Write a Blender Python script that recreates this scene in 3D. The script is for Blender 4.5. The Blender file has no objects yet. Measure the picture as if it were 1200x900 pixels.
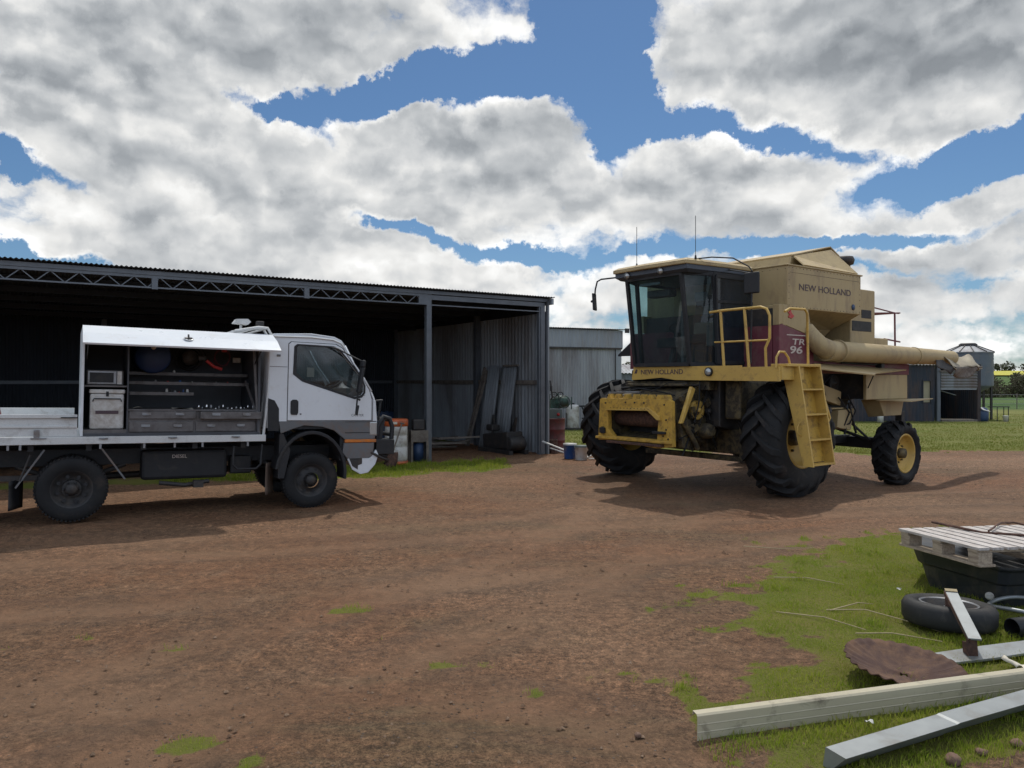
import bpy, math, random
import numpy as np
from mathutils import Vector, Matrix, noise
from mathutils.geometry import tessellate_polygon
R = math.radians
random.seed(7)
rng = np.random.default_rng(7)
SC = bpy.context.scene
COL = SC.collection

# ------------------------------------------------------------------ mesh builder
class MB:
    def __init__(s): s.v = []; s.f = []; s.sm = []
    def add(s, vs, fs, smooth=False):
        o = len(s.v); s.v += [tuple(p) for p in vs]
        s.f += [tuple(i + o for i in f) for f in fs]; s.sm += [smooth] * len(fs)
        return s
    def box(s, x0, x1, y0, y1, z0, z1):
        v = [(x, y, z) for x in (x0, x1) for y in (y0, y1) for z in (z0, z1)]
        return s.add(v, [(0,1,3,2),(4,6,7,5),(0,4,5,1),(2,3,7,6),(0,2,6,4),(1,5,7,3)])
    def obox(s, c, size, rot=(0,0,0)):
        from mathutils import Euler
        m = Euler(rot).to_matrix(); c = Vector(c)
        v = [c + m @ Vector((x*size[0]/2, y*size[1]/2, z*size[2]/2)) for x in (-1,1) for y in (-1,1) for z in (-1,1)]
        return s.add(v, [(0,1,3,2),(4,6,7,5),(0,4,5,1),(2,3,7,6),(0,2,6,4),(1,5,7,3)])
    def bar(s, p, q, w, h, up=(0,0,1)):
        p = Vector(p); q = Vector(q); d = (q-p).normalized(); u = Vector(up)
        a = d.cross(u)
        if a.length < 1e-4: a = d.cross(Vector((1,0,0)))
        a.normalize(); b = a.cross(d).normalized()
        v = [e + a*sx*w/2 + b*sz*h/2 for e in (p, q) for sx, sz in ((-1,-1),(1,-1),(1,1),(-1,1))]
        return s.add(v, [(0,1,2,3),(7,6,5,4),(0,4,5,1),(1,5,6,2),(2,6,7,3),(3,7,4,0)])
    def tube(s, pts, r, seg=8, closed=False, caps=True):
        pts = [Vector(p) for p in pts]; n = len(pts); vs = []; prev = None
        for i, p in enumerate(pts):
            if closed: d = pts[(i+1) % n] - pts[i-1]
            else: d = pts[min(i+1, n-1)] - pts[max(i-1, 0)]
            d.normalize()
            if prev is None:
                a = d.cross(Vector((0,0,1)))
                if a.length < 1e-3: a = d.cross(Vector((1,0,0)))
            else: a = prev - d*prev.dot(d)
            a.normalize(); prev = a; b = d.cross(a)
            rr = r[i] if isinstance(r, (list, tuple)) else r
            vs += [p + a*math.cos(t)*rr + b*math.sin(t)*rr for t in [2*math.pi*k/seg for k in range(seg)]]
        fs = []
        for i in range(n if closed else n-1):
            j = (i+1) % n
            fs += [(i*seg+k, i*seg+(k+1) % seg, j*seg+(k+1) % seg, j*seg+k) for k in range(seg)]
        s.add(vs, fs, True)
        if caps and not closed:
            s.add(vs[:seg], [tuple(range(seg))[::-1]]); s.add(vs[-seg:], [tuple(range(seg))])
        return s
    def lathe(s, prof, o=(0,0,0), axis=(0,1,0), seg=48, smooth=True, close=False):
        # prof: (radius, along axis)
        o = Vector(o); ax = Vector(axis).normalized()
        a = ax.cross(Vector((0,0,1)))
        if a.length < 1e-3: a = Vector((1,0,0))
        a.normalize(); b = ax.cross(a)
        vs = []; n = len(prof)
        for k in range(seg):
            t = 2*math.pi*k/seg; d = a*math.cos(t)+b*math.sin(t)
            vs += [o + ax*h + d*r for r, h in prof]
        fs = []
        for k in range(seg):
            m = (k+1) % seg
            for i in range(n if close else n-1):
                j = (i+1) % n
                fs.append((k*n+i, m*n+i, m*n+j, k*n+j))
        return s.add(vs, fs, smooth)
    def prism(s, poly, ax, a0, a1, holes=()):
        # poly: 2-D points in the two axes other than ax
        def P(p, a):
            if ax == 0: return (a, p[0], p[1])
            if ax == 1: return (p[0], a, p[1])
            return (p[0], p[1], a)
        loops = [list(poly)] + [list(h) for h in holes]
        flat = [p for l in loops for p in l]; n = len(flat)
        tris = tessellate_polygon([[Vector((p[0], p[1], 0)) for p in l] for l in loops]) if holes or len(poly) > 4 else None
        vs = [P(p, a0) for p in flat] + [P(p, a1) for p in flat]
        if tris is None: fs = [tuple(range(n)), tuple(range(2*n-1, n-1, -1))]
        else: fs = [tuple(t) for t in tris] + [tuple(i+n for i in t[::-1]) for t in tris]
        o = 0
        for l in loops:
            m = len(l)
            fs += [(o+i, o+(i+1) % m, o+(i+1) % m+n, o+i+n) for i in range(m)]
            o += m
        return s.add(vs, fs)
    def loft(s, secs, cap=True, smooth=False):
        n = len(secs[0]); vs = [p for q in secs for p in q]; fs = []
        for i in range(len(secs)-1):
            fs += [(i*n+k, i*n+(k+1) % n, (i+1)*n+(k+1) % n, (i+1)*n+k) for k in range(n)]
        s.add(vs, fs, smooth)
        if cap:
            s.add(secs[0], [tuple(range(n))[::-1]]); s.add(secs[-1], [tuple(range(n))])
        return s
    def grid(s, nu, nv, fn, smooth=True):
        vs = [fn(i/(nu-1), j/(nv-1)) for i in range(nu) for j in range(nv)]
        return s.add(vs, [(i*nv+j, (i+1)*nv+j, (i+1)*nv+j+1, i*nv+j+1) for i in range(nu-1) for j in range(nv-1)], smooth)
    def corr(s, o, u, v, nrm, pitch=.076, amp=.009, hole=None):
        # corrugated sheet: waves run along u, sheet extends along v
        o = Vector(o); u = Vector(u); v = Vector(v); nrm = Vector(nrm).normalized()
        L = u.length; n = max(2, int(L/pitch)*6)
        vs = []
        for i in range(n+1):
            t = i/n; w = nrm*(amp*math.sin(2*math.pi*t*L/pitch))
            vs += [o+u*t+w, o+u*t+v+w]
        return s.add(vs, [(2*i, 2*i+2, 2*i+3, 2*i+1) for i in range(n)], True)
    def build(s, name, m, parent=None, bevel=0, solid=0, recalc=True):
        me = bpy.data.meshes.new(name)
        me.from_pydata(s.v, [], s.f)
        me.polygons.foreach_set('use_smooth', s.sm)
        if recalc and len(s.v) < 60000:
            import bmesh
            b = bmesh.new(); b.from_mesh(me); bmesh.ops.recalc_face_normals(b, faces=b.faces); b.to_mesh(me); b.free()
        me.materials.append(m)
        o = bpy.data.objects.new(name, me); COL.objects.link(o)
        if parent: o.parent = parent
        if solid:
            md = o.modifiers.new('solid', 'SOLIDIFY'); md.thickness = solid; md.offset = 0
        if bevel:
            md = o.modifiers.new('bevel', 'BEVEL'); md.width = bevel; md.segments = 2; md.limit_method = 'ANGLE'; md.angle_limit = R(40)
            md.use_clamp_overlap = True
        return o

def tag(o, label=None, cat=None, group=None, kind=None):
    if label: o['label'] = label
    if cat: o['category'] = cat
    if group: o['group'] = group
    if kind: o['kind'] = kind
    return o
def empty(name, loc, rz=0, ry=0, **k):
    o = bpy.data.objects.new(name, None); COL.objects.link(o)
    o.rotation_mode = 'XYZ'
    o.location = loc; o.empty_display_size = .2
    o.rotation_euler = (0, R(ry), R(rz))
    tag(o, **k); return o
def dup(o, parent=None):
    c = o.copy(); COL.objects.link(c)
    if parent: c.parent = parent
    for ch in [x for x in bpy.data.objects if x.parent == o]: dup(ch, c)
    return c
def text(body, name, m, parent, loc, rot, size, ext=.002, sx=1, shear=0, off=0, align='LEFT'):
    c = bpy.data.curves.new(name, 'FONT'); c.body = body; c.size = size; c.extrude = ext; c.shear = shear
    c.align_x = align; c.offset = off
    o = bpy.data.objects.new(name, c); COL.objects.link(o); c.materials.append(m)
    bpy.context.view_layer.update(); me = bpy.data.meshes.new_from_object(o.evaluated_get(bpy.context.evaluated_depsgraph_get()))
    bpy.data.objects.remove(o); o = bpy.data.objects.new(name, me); COL.objects.link(o)
    if not me.materials: me.materials.append(m)
    o.parent = parent; o.location = loc; o.rotation_euler = rot; o.scale = (sx, 1, 1)
    return o

# ------------------------------------------------------------------ materials
def nt(m):
    m.use_nodes = True; t = m.node_tree; t.nodes.clear(); return t
def N(t, typ, **k):
    n = t.nodes.new(typ)
    for a, b in k.items():
        if a == 'i':
            for x, y in b.items(): n.inputs[x].default_value = y
        else: setattr(n, a, b)
    return n
def L(t, a, b): t.links.new(a, b)
def noise_n(t, co, scale, detail=4, rough=.6, dist=0):
    n = N(t, 'ShaderNodeTexNoise'); n.inputs['Scale'].default_value = scale; n.inputs['Detail'].default_value = detail
    n.inputs['Roughness'].default_value = rough; n.inputs['Distortion'].default_value = dist
    if co is not None: L(t, co, n.inputs['Vector'])
    return n.outputs['Fac']
def ramp(t, fac, stops, interp='LINEAR'):
    r = N(t, 'ShaderNodeValToRGB'); r.color_ramp.interpolation = interp
    e = r.color_ramp.elements
    while len(e) < len(stops): e.new(.5)
    for k, (p, c) in enumerate(stops):
        e[k].position = p; e[k].color = (c, c, c, 1) if isinstance(c, (int, float)) else (*c, 1)
    L(t, fac, r.inputs['Fac']); return r.outputs['Color']
def mix(t, fac, a, b, mode='MIX'):
    m = N(t, 'ShaderNodeMix', data_type='RGBA', blend_type=mode)
    if isinstance(fac, (int, float)): m.inputs[0].default_value = fac
    else: L(t, fac, m.inputs[0])
    for i, c in ((6, a), (7, b)):
        if isinstance(c, (tuple, list)): m.inputs[i].default_value = (*c, 1)
        else: L(t, c, m.inputs[i])
    return m.outputs[2]
def math_n(t, op, a, b=None, clamp=False):
    m = N(t, 'ShaderNodeMath', operation=op, use_clamp=clamp)
    for i, c in enumerate((a, b)):
        if c is None: continue
        if isinstance(c, (int, float)): m.inputs[i].default_value = c
        else: L(t, c, m.inputs[i])
    return m.outputs[0]
def mat(name, c1, c2=None, scale=4, rough=.5, metal=0, bump=0, bscale=60, dirt=None, stretch=(1,1,1), spec=.5, rvar=.1, grain=0, thr=.55):
    m = bpy.data.materials.new(name); t = nt(m)
    tc = N(t, 'ShaderNodeTexCoord'); mp = N(t, 'ShaderNodeMapping'); mp.inputs['Scale'].default_value = stretch
    L(t, tc.outputs['Object'], mp.inputs['Vector']); co = mp.outputs['Vector']
    if c2 is None: c2 = tuple(x*.75 for x in c1)
    n1 = noise_n(t, co, scale, 6, .65)
    col = mix(t, ramp(t, n1, [(.3, 0), (.7, 1)]), c1, c2)
    rf = None
    if dirt:      # (colour, amount, scale)
        n2 = noise_n(t, co, dirt[2], 10, .7, .4)
        d = ramp(t, n2, [(thr - dirt[1]*.3, 0), (thr+.12 - dirt[1]*.2, 1)])
        d = math_n(t, 'MULTIPLY', d, min(1, .35+dirt[1]))
        col = mix(t, d, col, dirt[0]); rf = d
    if grain:
        g = noise_n(t, tc.outputs['Object'], 90, 3, .7)
        col = mix(t, grain, col, ramp(t, g, [(.35, .25), (.65, 1)]), 'MULTIPLY')
    b = N(t, 'ShaderNodeBsdfPrincipled'); L(t, col, b.inputs['Base Color'])
    b.inputs['Metallic'].default_value = metal; b.inputs['Specular IOR Level'].default_value = spec
    rr = math_n(t, 'ADD', math_n(t, 'MULTIPLY', noise_n(t, co, scale*3, 4), rvar*2), rough-rvar, True)
    if rf is not None: rr = math_n(t, 'MAXIMUM', rr, math_n(t, 'MULTIPLY', rf, .9))
    L(t, rr, b.inputs['Roughness'])
    if bump:
        bn = N(t, 'ShaderNodeBump'); bn.inputs['Strength'].default_value = bump; bn.inputs['Distance'].default_value = .01
        L(t, noise_n(t, co, bscale, 6, .7), bn.inputs['Height']); L(t, bn.outputs[0], b.inputs['Normal'])
    o = N(t, 'ShaderNodeOutputMaterial'); L(t, b.outputs[0], o.inputs[0]); return m
def glass(name, tint, refl=.5, rough=.02, opac=.3, haze=(.12,.14,.15)):
    m = bpy.data.materials.new(name); t = nt(m)
    tr = N(t, 'ShaderNodeBsdfTransparent'); tr.inputs[0].default_value = (*tint, 1)
    di = N(t, 'ShaderNodeBsdfDiffuse'); di.inputs[0].default_value = (*haze, 1)
    gl = N(t, 'ShaderNodeBsdfGlossy'); gl.inputs['Roughness'].default_value = rough
    lw = N(t, 'ShaderNodeLayerWeight'); lw.inputs[0].default_value = .5
    fr = math_n(t, 'ADD', math_n(t, 'MULTIPLY', math_n(t, 'POWER', lw.outputs['Facing'], 4), .8), .045)
    tc = N(t, 'ShaderNodeTexCoord')
    a = N(t, 'ShaderNodeMixShader'); L(t, tr.outputs[0], a.inputs[1]); L(t, di.outputs[0], a.inputs[2])
    d = math_n(t, 'MULTIPLY', ramp(t, noise_n(t, tc.outputs['Object'], 3, 6), [(.3, .4), (.7, 1)]), opac)
    L(t, d, a.inputs[0])
    b = N(t, 'ShaderNodeMixShader'); L(t, math_n(t, 'MULTIPLY', fr, refl*2, True), b.inputs[0])
    L(t, a.outputs[0], b.inputs[1]); L(t, gl.outputs[0], b.inputs[2])
    o = N(t, 'ShaderNodeOutputMaterial'); L(t, b.outputs[0], o.inputs[0]); return m

DUST = (.16, .105, .075)
M = dict(
 deepblue=mat('deep_blue_plastic', (.012,.035,.11), None, 3, .5),
 cream=mat('faded_cream_paint', (.44,.335,.170), (.385,.285,.140), .8, .55, dirt=((.22,.15,.09), .16, 3.5), stretch=(1.2,1.2,.3), bump=.55, bscale=2.2, grain=.08),
 yellow=mat('worn_yellow_paint', (.60,.37,.06), (.50,.30,.055), 2, .5, dirt=((.10,.055,.03), .22, 9), bump=.1, grain=.2),
 yellowdark=mat('greasy_yellow_paint', (.20,.145,.06), (.11,.085,.04), 4, .65, dirt=((.025,.02,.016), .55, 7), bump=.3, grain=.4),
 lightyellow=mat('pale_yellow_paint', (.62,.40,.09), (.54,.345,.085), 1.5, .5, dirt=((.20,.12,.06), .08, 9), bump=.1, grain=.2),
 maroon=mat('faded_maroon_paint', (.17,.035,.05), (.13,.025,.04), 2, .5, dirt=((.2,.12,.1), .2, 3), grain=.15),
 black=mat('black_steel', (.009,.010,.013), (.015,.016,.019), 5, .6, dirt=((.06,.05,.04), .05, 4), grain=.2),
 darkmetal=mat('oily_dark_metal', (.022,.022,.024), (.038,.034,.032), 6, .6, dirt=((.08,.06,.045), .2, 5), bump=.3, grain=.3),
 rubber=mat('tyre_rubber', (.012,.013,.015), (.022,.021,.021), 4, .75, dirt=((.07,.052,.042), .05, 5), bump=.15, spec=.3, grain=.15),
 rubberclean=mat('worn_tyre_rubber', (.018,.019,.020), (.030,.029,.029), 5, .65, dirt=((.08,.07,.06), .05, 9), bump=.15, spec=.35),
 white=mat('white_truck_paint', (.68,.71,.74), (.65,.68,.71), 1.5, .3, dirt=((.5,.47,.43), .0, 4), bump=.25, bscale=2.5, rvar=.08),
 deckwhite=mat('chipped_white_paint', (.66,.67,.66), (.6,.61,.6), 3, .5, dirt=((.25,.21,.18), .05, 6), grain=.2),
 greyband=mat('grey_lower_paint', (.13,.135,.145), (.11,.115,.12), 2, .45, dirt=(DUST, .25, 5)),
 boxgrey=mat('toolbox_grey_paint', (.15,.14,.14), (.12,.115,.115), 4, .5, dirt=((.06,.05,.045), .3, 6), grain=.15),
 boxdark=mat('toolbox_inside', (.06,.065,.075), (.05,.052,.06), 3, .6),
 steel=mat('bare_steel', (.30,.31,.33), (.22,.23,.24), 8, .4, .6, dirt=((.15,.1,.07), .2, 8)),
 roofiron=mat('roof_iron', (.13,.145,.165), (.10,.11,.13), 2, .5, .3, grain=.1),
 galv=mat('galvanised_iron', (.30,.325,.35), (.24,.26,.285), 2.5, .5, .35, dirt=((.2,.17,.15), .12, 1.5), stretch=(1,1,.25), grain=.12),
 galvold=mat('old_galvanised_iron', (.22,.23,.245), (.15,.155,.165), 2.2, .6, .25, dirt=((.13,.09,.07), .3, 1.1), stretch=(1,1,.2), grain=.15),
 galvwall=mat('weathered_corrugated_wall', (.36,.375,.39), (.28,.29,.305), 1.1, .6, .15, dirt=((.15,.125,.125), .35, .7), stretch=(1.3,1.3,.22), grain=.12),
 shedframe=mat('galvanised_shed_frame', (.17,.185,.205), (.125,.14,.16), 5, .5, .4, grain=.12),
 rust=mat('rusted_iron', (.10,.05,.035), (.15,.075,.05), 12, .85, .1, dirt=((.045,.025,.02), .5, 20), bump=.5, bscale=90),
 rustflat=mat('rusted_disc_iron', (.15,.080,.045), (.095,.052,.033), 7, .85, .1, dirt=((.06,.03,.025), .5, 9), bump=.4, bscale=60),
 wood=mat('weathered_pallet_wood', (.44,.36,.27), (.36,.29,.22), 9, .85, stretch=(6,.5,6), dirt=((.2,.15,.11), .3, 9), bump=.4, bscale=40),
 woodgrey=mat('grey_timber', (.22,.19,.16), (.15,.13,.11), 8, .85, dirt=((.08,.06,.05), .3, 7), bump=.4),
 woodpale=mat('sun_bleached_slats', (.56,.52,.49), (.47,.43,.40), 9, .8, stretch=(6,.5,6), dirt=((.25,.2,.17), .25, 9), bump=.3, bscale=40),
 beamcream=mat('cream_colorbond_steel', (.47,.42,.30), (.41,.365,.26), 2, .45, dirt=((.08,.06,.04), .40, 5), rvar=.08, thr=.65),
 galvnew=mat('bright_galvanised_steel', (.30,.32,.325), (.24,.255,.26), 6, .45, .5, dirt=((.18,.16,.13), .12, 6)),
 tub=mat('black_poly_tub', (.016,.019,.024), (.022,.026,.032), 3, .45, dirt=((.09,.075,.06), .18, 5)),
 plasticwhite=mat('white_plastic', (.62,.62,.60), (.55,.54,.51), 3, .45, dirt=((.3,.25,.2), .3, 5)),
 blue=mat('blue_plastic', (.02,.09,.30), (.02,.07,.22), 3, .4, dirt=((.2,.2,.22), .15, 6)),
 navy=mat('dark_blue_paint', (.02,.05,.12), (.02,.04,.09), 4, .5),
 red=mat('dull_red_drum_paint', (.13,.03,.03), (.15,.03,.03), 3, .55, dirt=((.07,.035,.03), .4, 5)),
 redtool=mat('red_handle', (.5,.03,.03), (.4,.03,.03), 4, .4),
 orange=mat('orange_plastic', (.65,.13,.03), (.5,.1,.03), 4, .45, dirt=((.2,.1,.06), .2, 6)),
 green=mat('green_engine_paint', (.05,.12,.09), (.03,.07,.06), 6, .5, dirt=((.03,.03,.03), .4, 7)),
 greygreen=mat('grey_green_box', (.12,.15,.14), (.1,.12,.11), 6, .6),
 chrome=mat('chrome', (.75,.75,.75), (.6,.6,.6), 4, .15, 1),
 lens=mat('lamp_lens', (.5,.52,.52), (.4,.42,.42), 8, .12, .5),
 amber=mat('amber_lens', (.65,.20,.03), (.5,.15,.03), 4, .25, dirt=((.2,.1,.05), .2, 6)),
 flap=mat('dusty_mud_flap', (.14,.10,.075), (.10,.07,.055), 4, .8),
 seat=mat('seat_cloth', (.03,.03,.033), (.05,.05,.052), 10, .9),
 tanleather=mat('pale_cover', (.30,.27,.22), (.25,.22,.18), 10, .9),
 letter=mat('dark_lettering', (.06,.035,.045), (.08,.05,.06), 20, .5),
 letterwhite=mat('pale_lettering', (.60,.52,.46), (.52,.45,.40), 20, .5),
 lettergrey=mat('grey_lettering', (.12,.125,.13), (.2,.2,.2), 20, .5),
 paper=mat('scrap_paper', (.72,.66,.55), (.6,.55,.45), 20, .8),
 straw=mat('dry_straw', (.42,.34,.20), (.30,.24,.14), 8, .85),
 stone=mat('brown_stone', (.20,.12,.08), (.13,.08,.06), 12, .9, bump=.4),
 pipe=mat('black_poly_pipe', (.015,.016,.018), None, 3, .4),
 tarp=mat('canvas_spout', (.33,.285,.20), (.26,.22,.15), 3, .55, .1, dirt=((.22,.18,.14), .3, 3)),
 bark=mat('bark', (.12,.09,.065), (.08,.06,.045), 6, .95, bump=.5, bscale=20),
 glasscab=glass('cab_window_glass', (.50,.66,.68), .45, .02, .22),
 glassdark=glass('dusty_dark_cab_glass', (.12,.16,.19), .45, .05, .5, (.05,.065,.085)),
 glasstruck=glass('truck_window_glass', (.62,.68,.70), .5, .02, .15),
 windowtan=mat('tan_window_board', (.34,.30,.20), None, 4, .6),
)
SUN_E, EXPO, CLOUD, SKY_S, BLUE, COVER, REAR_FILL = 4.4, -0.85, 13.2, .13, (.68, .90, 1.08), .60, .22
BLOB_DEG = [(-10.7, 20.0, 5.84, 1.0, 14, -0.95), (-1.6, 21.7, 7.63, 1.27, 10, -1), (5.7, 24.2, 2.9, 5.7, -5, -1.1), (7.7, 19.2, 1.88, 3.03, 0, -0.9), (-16.7, 18.0, 3.5, 0.73, -20, -0.7), (14.3, 17.7, 6.27, 0.8, -8, -0.9), (21.8, 15.6, 3.84, 1.06, -15, -0.8), (29.5, 13.1, 5.3, 1.44, 12, -1), (32.8, 14.5, 2.7, 1.18, 5, -0.7), (25.5, 9.3, 5.7, 0.52, 6, -0.8), (18.4, 9.2, 3.44, 0.48, 0, -0.6), (-8.5, 11.1, 4.36, 0.5, -14, -0.75), (-0.6, 9.2, 3.82, 0.57, -5, -0.7), (-33.5, 13.6, 1.24, 0.85, 0, -0.8), (-31.9, 7.8, 4.13, 0.54, -4, -0.9), (-33.7, 18.5, 0.62, 0.64, 0, -0.6), (10.1, 9.1, 3.7, 0.5, 5, -0.4), (0.0, 23.2, 1.27, 0.89, 0, -0.5), (31.4, 6.5, 2.78, 0.43, 0, -0.3), (-28.1, 17.5, 2.48, 0.45, -10, -0.35), (-11.3, 22.8, 2.45, 0.5, 30, -0.25), (-31.0, 12.4, 2.81, 0.44, -10, -0.3), (24.0, 7.3, 4.78, 0.35, 0, -0.3), (-22.3, 10.7, 2.72, 0.35, 0, -0.3), (-28.1, 20.7, 12.89, 3.93, 0, 0.65), (27.6, 20.8, 11.5, 4.23, 0, 0.95), (-16.7, 22.9, 7.01, 1.83, 0, 0.35), (-21.3, 14.3, 13.82, 2.97, -10, 0.35), (-15.5, 7.1, 17.73, 1.84, 0, 0.3), (11.3, 14.1, 15.92, 2.81, -4, 0.35), (-5.1, 15.2, 13.9, 3.8, 0, 0.3), (-24.0, 10.7, 12.76, 2.91, 0, 0.3), (-2.5, 17.6, 5.72, 1.91, 8, 0.25), (18.4, 14.3, 7.45, 2.42, -10, 0.25), (2.5, 17.6, 3.18, 2.23, 0, 0.25), (26.6, 6.0, 8.15, 1.37, 0, 0.2), (31.4, 11.3, 2.32, 0.98, 15, 0.4)]
# ------------------------------------------------------------------ camera, sun, sky
cd = bpy.data.cameras.new('camera'); cam = bpy.data.objects.new('camera', cd); COL.objects.link(cam); SC.camera = cam
cam.location = (0, 0, 1.75); cam.rotation_euler = (R(90), 0, 0)
cd.sensor_width = 36; cd.lens = 27; cd.shift_y = -4/1200; cd.clip_end = 8000; cd.clip_start = .05
SUN = Vector((.13, .5, 1)).normalized()
sl = bpy.data.lights.new('sun', 'SUN'); sun = bpy.data.objects.new('sun', sl); COL.objects.link(sun)
sl.energy = SUN_E; sl.angle = R(1.2); sl.color = (1, .95, .87)
sun.rotation_euler = SUN.to_track_quat('Z', 'Y').to_euler(); sun.location = (0, 0, 30)
SC.view_settings.view_transform = 'Standard'; SC.view_settings.look = 'None'; SC.view_settings.gamma = 1
SC.view_settings.exposure = EXPO

def noise2(t, co, scale, detail, rough, dist=0):
    n = N(t, 'ShaderNodeTexNoise', noise_dimensions='2D'); n.inputs['Scale'].default_value = scale; n.inputs['Detail'].default_value = detail
    n.inputs['Roughness'].default_value = rough; n.inputs['Distortion'].default_value = dist; L(t, co, n.inputs['Vector']); return n
def blob_sum(t, P):
    tot = None
    for (cx, cy, rx, ry, rot, wt) in BLOBS:
        m = N(t, 'ShaderNodeMapping', vector_type='TEXTURE'); L(t, P, m.inputs[0])
        m.inputs['Location'].default_value = (cx, cy, 0); m.inputs['Rotation'].default_value = (0, 0, R(rot)); m.inputs['Scale'].default_value = (rx*1.75, ry*1.75, 1)
        g = N(t, 'ShaderNodeTexGradient', gradient_type='SPHERICAL'); L(t, m.outputs[0], g.inputs[0])
        k = N(t, 'ShaderNodeMath', operation='MULTIPLY_ADD'); L(t, g.outputs['Fac'], k.inputs[0]); k.inputs[1].default_value = wt*2.2
        if tot is None: k.inputs[2].default_value = 0
        else: L(t, tot, k.inputs[2])
        tot = k.outputs[0]
    return math_n(t, 'MAXIMUM', tot, -1.2)
def density(t, P0, tot, warp, fine=9):
    mp = N(t, 'ShaderNodeMapping'); mp.inputs['Scale'].default_value = (1, 1.55, 1); L(t, P0, mp.inputs['Vector'])
    n1 = noise2(t, mp.outputs[0], .085, fine, .64 if fine > 6 else .54, .15).outputs['Fac']
    d = math_n(t, 'ADD', math_n(t, 'MULTIPLY', math_n(t, 'SUBTRACT', n1, .5), 2.3), COVER)
    if fine > 3:
        vo = N(t, 'ShaderNodeTexVoronoi', feature='F1', voronoi_dimensions='2D'); vo.inputs['Scale'].default_value = .26; vo.inputs['Detail'].default_value = 3 if fine > 6 else 1
        vo.inputs['Roughness'].default_value = .5
        ad = N(t, 'ShaderNodeVectorMath', operation='ADD'); L(t, mp.outputs[0], ad.inputs[0]); L(t, warp, ad.inputs[1]); L(t, ad.outputs[0], vo.inputs['Vector'])
        d = math_n(t, 'ADD', d, math_n(t, 'MULTIPLY', math_n(t, 'SUBTRACT', .45, vo.outputs['Distance']), .5))
    return math_n(t, 'ADD', d, tot)

# (azimuth, elevation, radius az, radius el, tilt, weight) in degrees: negative = clear sky, positive = thicker cloud
BLOBS = [tuple(b) for b in BLOB_DEG]
W = bpy.data.worlds.new('World'); SC.world = W; W.use_nodes = True; t = W.node_tree; t.nodes.clear()
sky = N(t, 'ShaderNodeTexSky', sky_type='NISHITA', sun_disc=False)
sky.sun_elevation = math.asin(SUN.z); sky.sun_rotation = math.atan2(SUN.x, SUN.y); sky.altitude = 200; sky.air_density = 1.0; sky.dust_density = .6; sky.ozone_density = 2
tc = N(t, 'ShaderNodeTexCoord'); sx = N(t, 'ShaderNodeSeparateXYZ'); L(t, tc.outputs['Generated'], sx.inputs[0])
az = math_n(t, 'MULTIPLY', math_n(t, 'ARCTAN2', sx.outputs[0], sx.outputs[1]), 57.2958)
el = math_n(t, 'MULTIPLY', math_n(t, 'ARCSINE', sx.outputs[2]), 57.2958)
cm = N(t, 'ShaderNodeCombineXYZ'); L(t, az, cm.inputs[0]); L(t, el, cm.inputs[1])
P0 = cm.outputs[0]
w = noise2(t, P0, .13, 8, .66)
s1 = N(t, 'ShaderNodeVectorMath', operation='SUBTRACT'); L(t, w.outputs['Color'], s1.inputs[0]); s1.inputs[1].default_value = (.5,.5,.5)
s2 = N(t, 'ShaderNodeVectorMath', operation='MULTIPLY'); L(t, s1.outputs[0], s2.inputs[0]); s2.inputs[1].default_value = (7, 4.5, 0)
pw = N(t, 'ShaderNodeVectorMath', operation='ADD'); L(t, P0, pw.inputs[0]); L(t, s2.outputs[0], pw.inputs[1])
tot = blob_sum(t, pw.outputs[0])
def dens(off, fine=9):
    a = N(t, 'ShaderNodeVectorMath', operation='ADD'); L(t, P0, a.inputs[0]); a.inputs[1].default_value = off
    return density(t, a.outputs[0], tot, s2.outputs[0], fine)
d0 = dens((0, 0, 0)); ds = dens((0, 0, 0), 4); d1 = dens((.45, 1.5, 0), 4); dm = dens((0, -.5, 0), 3)
alpha = ramp(t, d0, [(-.0, 0), (.14, .32), (.38, .88), (.58, 1)])
# a cloud is bright where little of it lies between the eye and the light, and greys as it thickens
body = ramp(t, math_n(t, 'MULTIPLY', math_n(t, 'ADD', ds, dm), .24), [(.03, 1.0), (.20, .93), (.45, .76), (.75, .69), (1, .64)], 'B_SPLINE')
lit = math_n(t, 'MULTIPLY', math_n(t, 'SUBTRACT', ds, d1), .42)
lit = math_n(t, 'MAXIMUM', math_n(t, 'MINIMUM', lit, .26), -.20)
bn_ = noise2(t, P0, .05, 3, .5).outputs['Fac']
val = math_n(t, 'MULTIPLY', math_n(t, 'ADD', body, lit), math_n(t, 'ADD', math_n(t, 'MULTIPLY', bn_, .5), .75))
val = math_n(t, 'ADD', val, math_n(t, 'MULTIPLY', math_n(t, 'SUBTRACT', d0, ds), .10))
val = math_n(t, 'MULTIPLY', val, ramp(t, math_n(t, 'DIVIDE', el, 40), [(.10, 1.0), (.55, .93)]))
val = math_n(t, 'MULTIPLY', val, 1.06)
val = math_n(t, 'MAXIMUM', math_n(t, 'MINIMUM', val, 1.25), .30)
ccol = mix(t, ramp(t, val, [(.35, 0), (.9, 1)]), (.86, .95, 1.05), (1.0, 1.0, .985))
cs = N(t, 'ShaderNodeVectorMath', operation='SCALE'); L(t, ccol, cs.inputs[0]); L(t, math_n(t, 'MULTIPLY', math_n(t, 'POWER', val, 1.35), CLOUD), cs.inputs['Scale'])
haz = ramp(t, math_n(t, 'DIVIDE', el, 90), [(0, .55), (.06, .2), (.2, 0)])
skyb = N(t, 'ShaderNodeVectorMath', operation='MULTIPLY'); L(t, sky.outputs[0], skyb.inputs[0]); skyb.inputs[1].default_value = BLUE
col = mix(t, alpha, skyb.outputs[0], cs.outputs[0])
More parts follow.
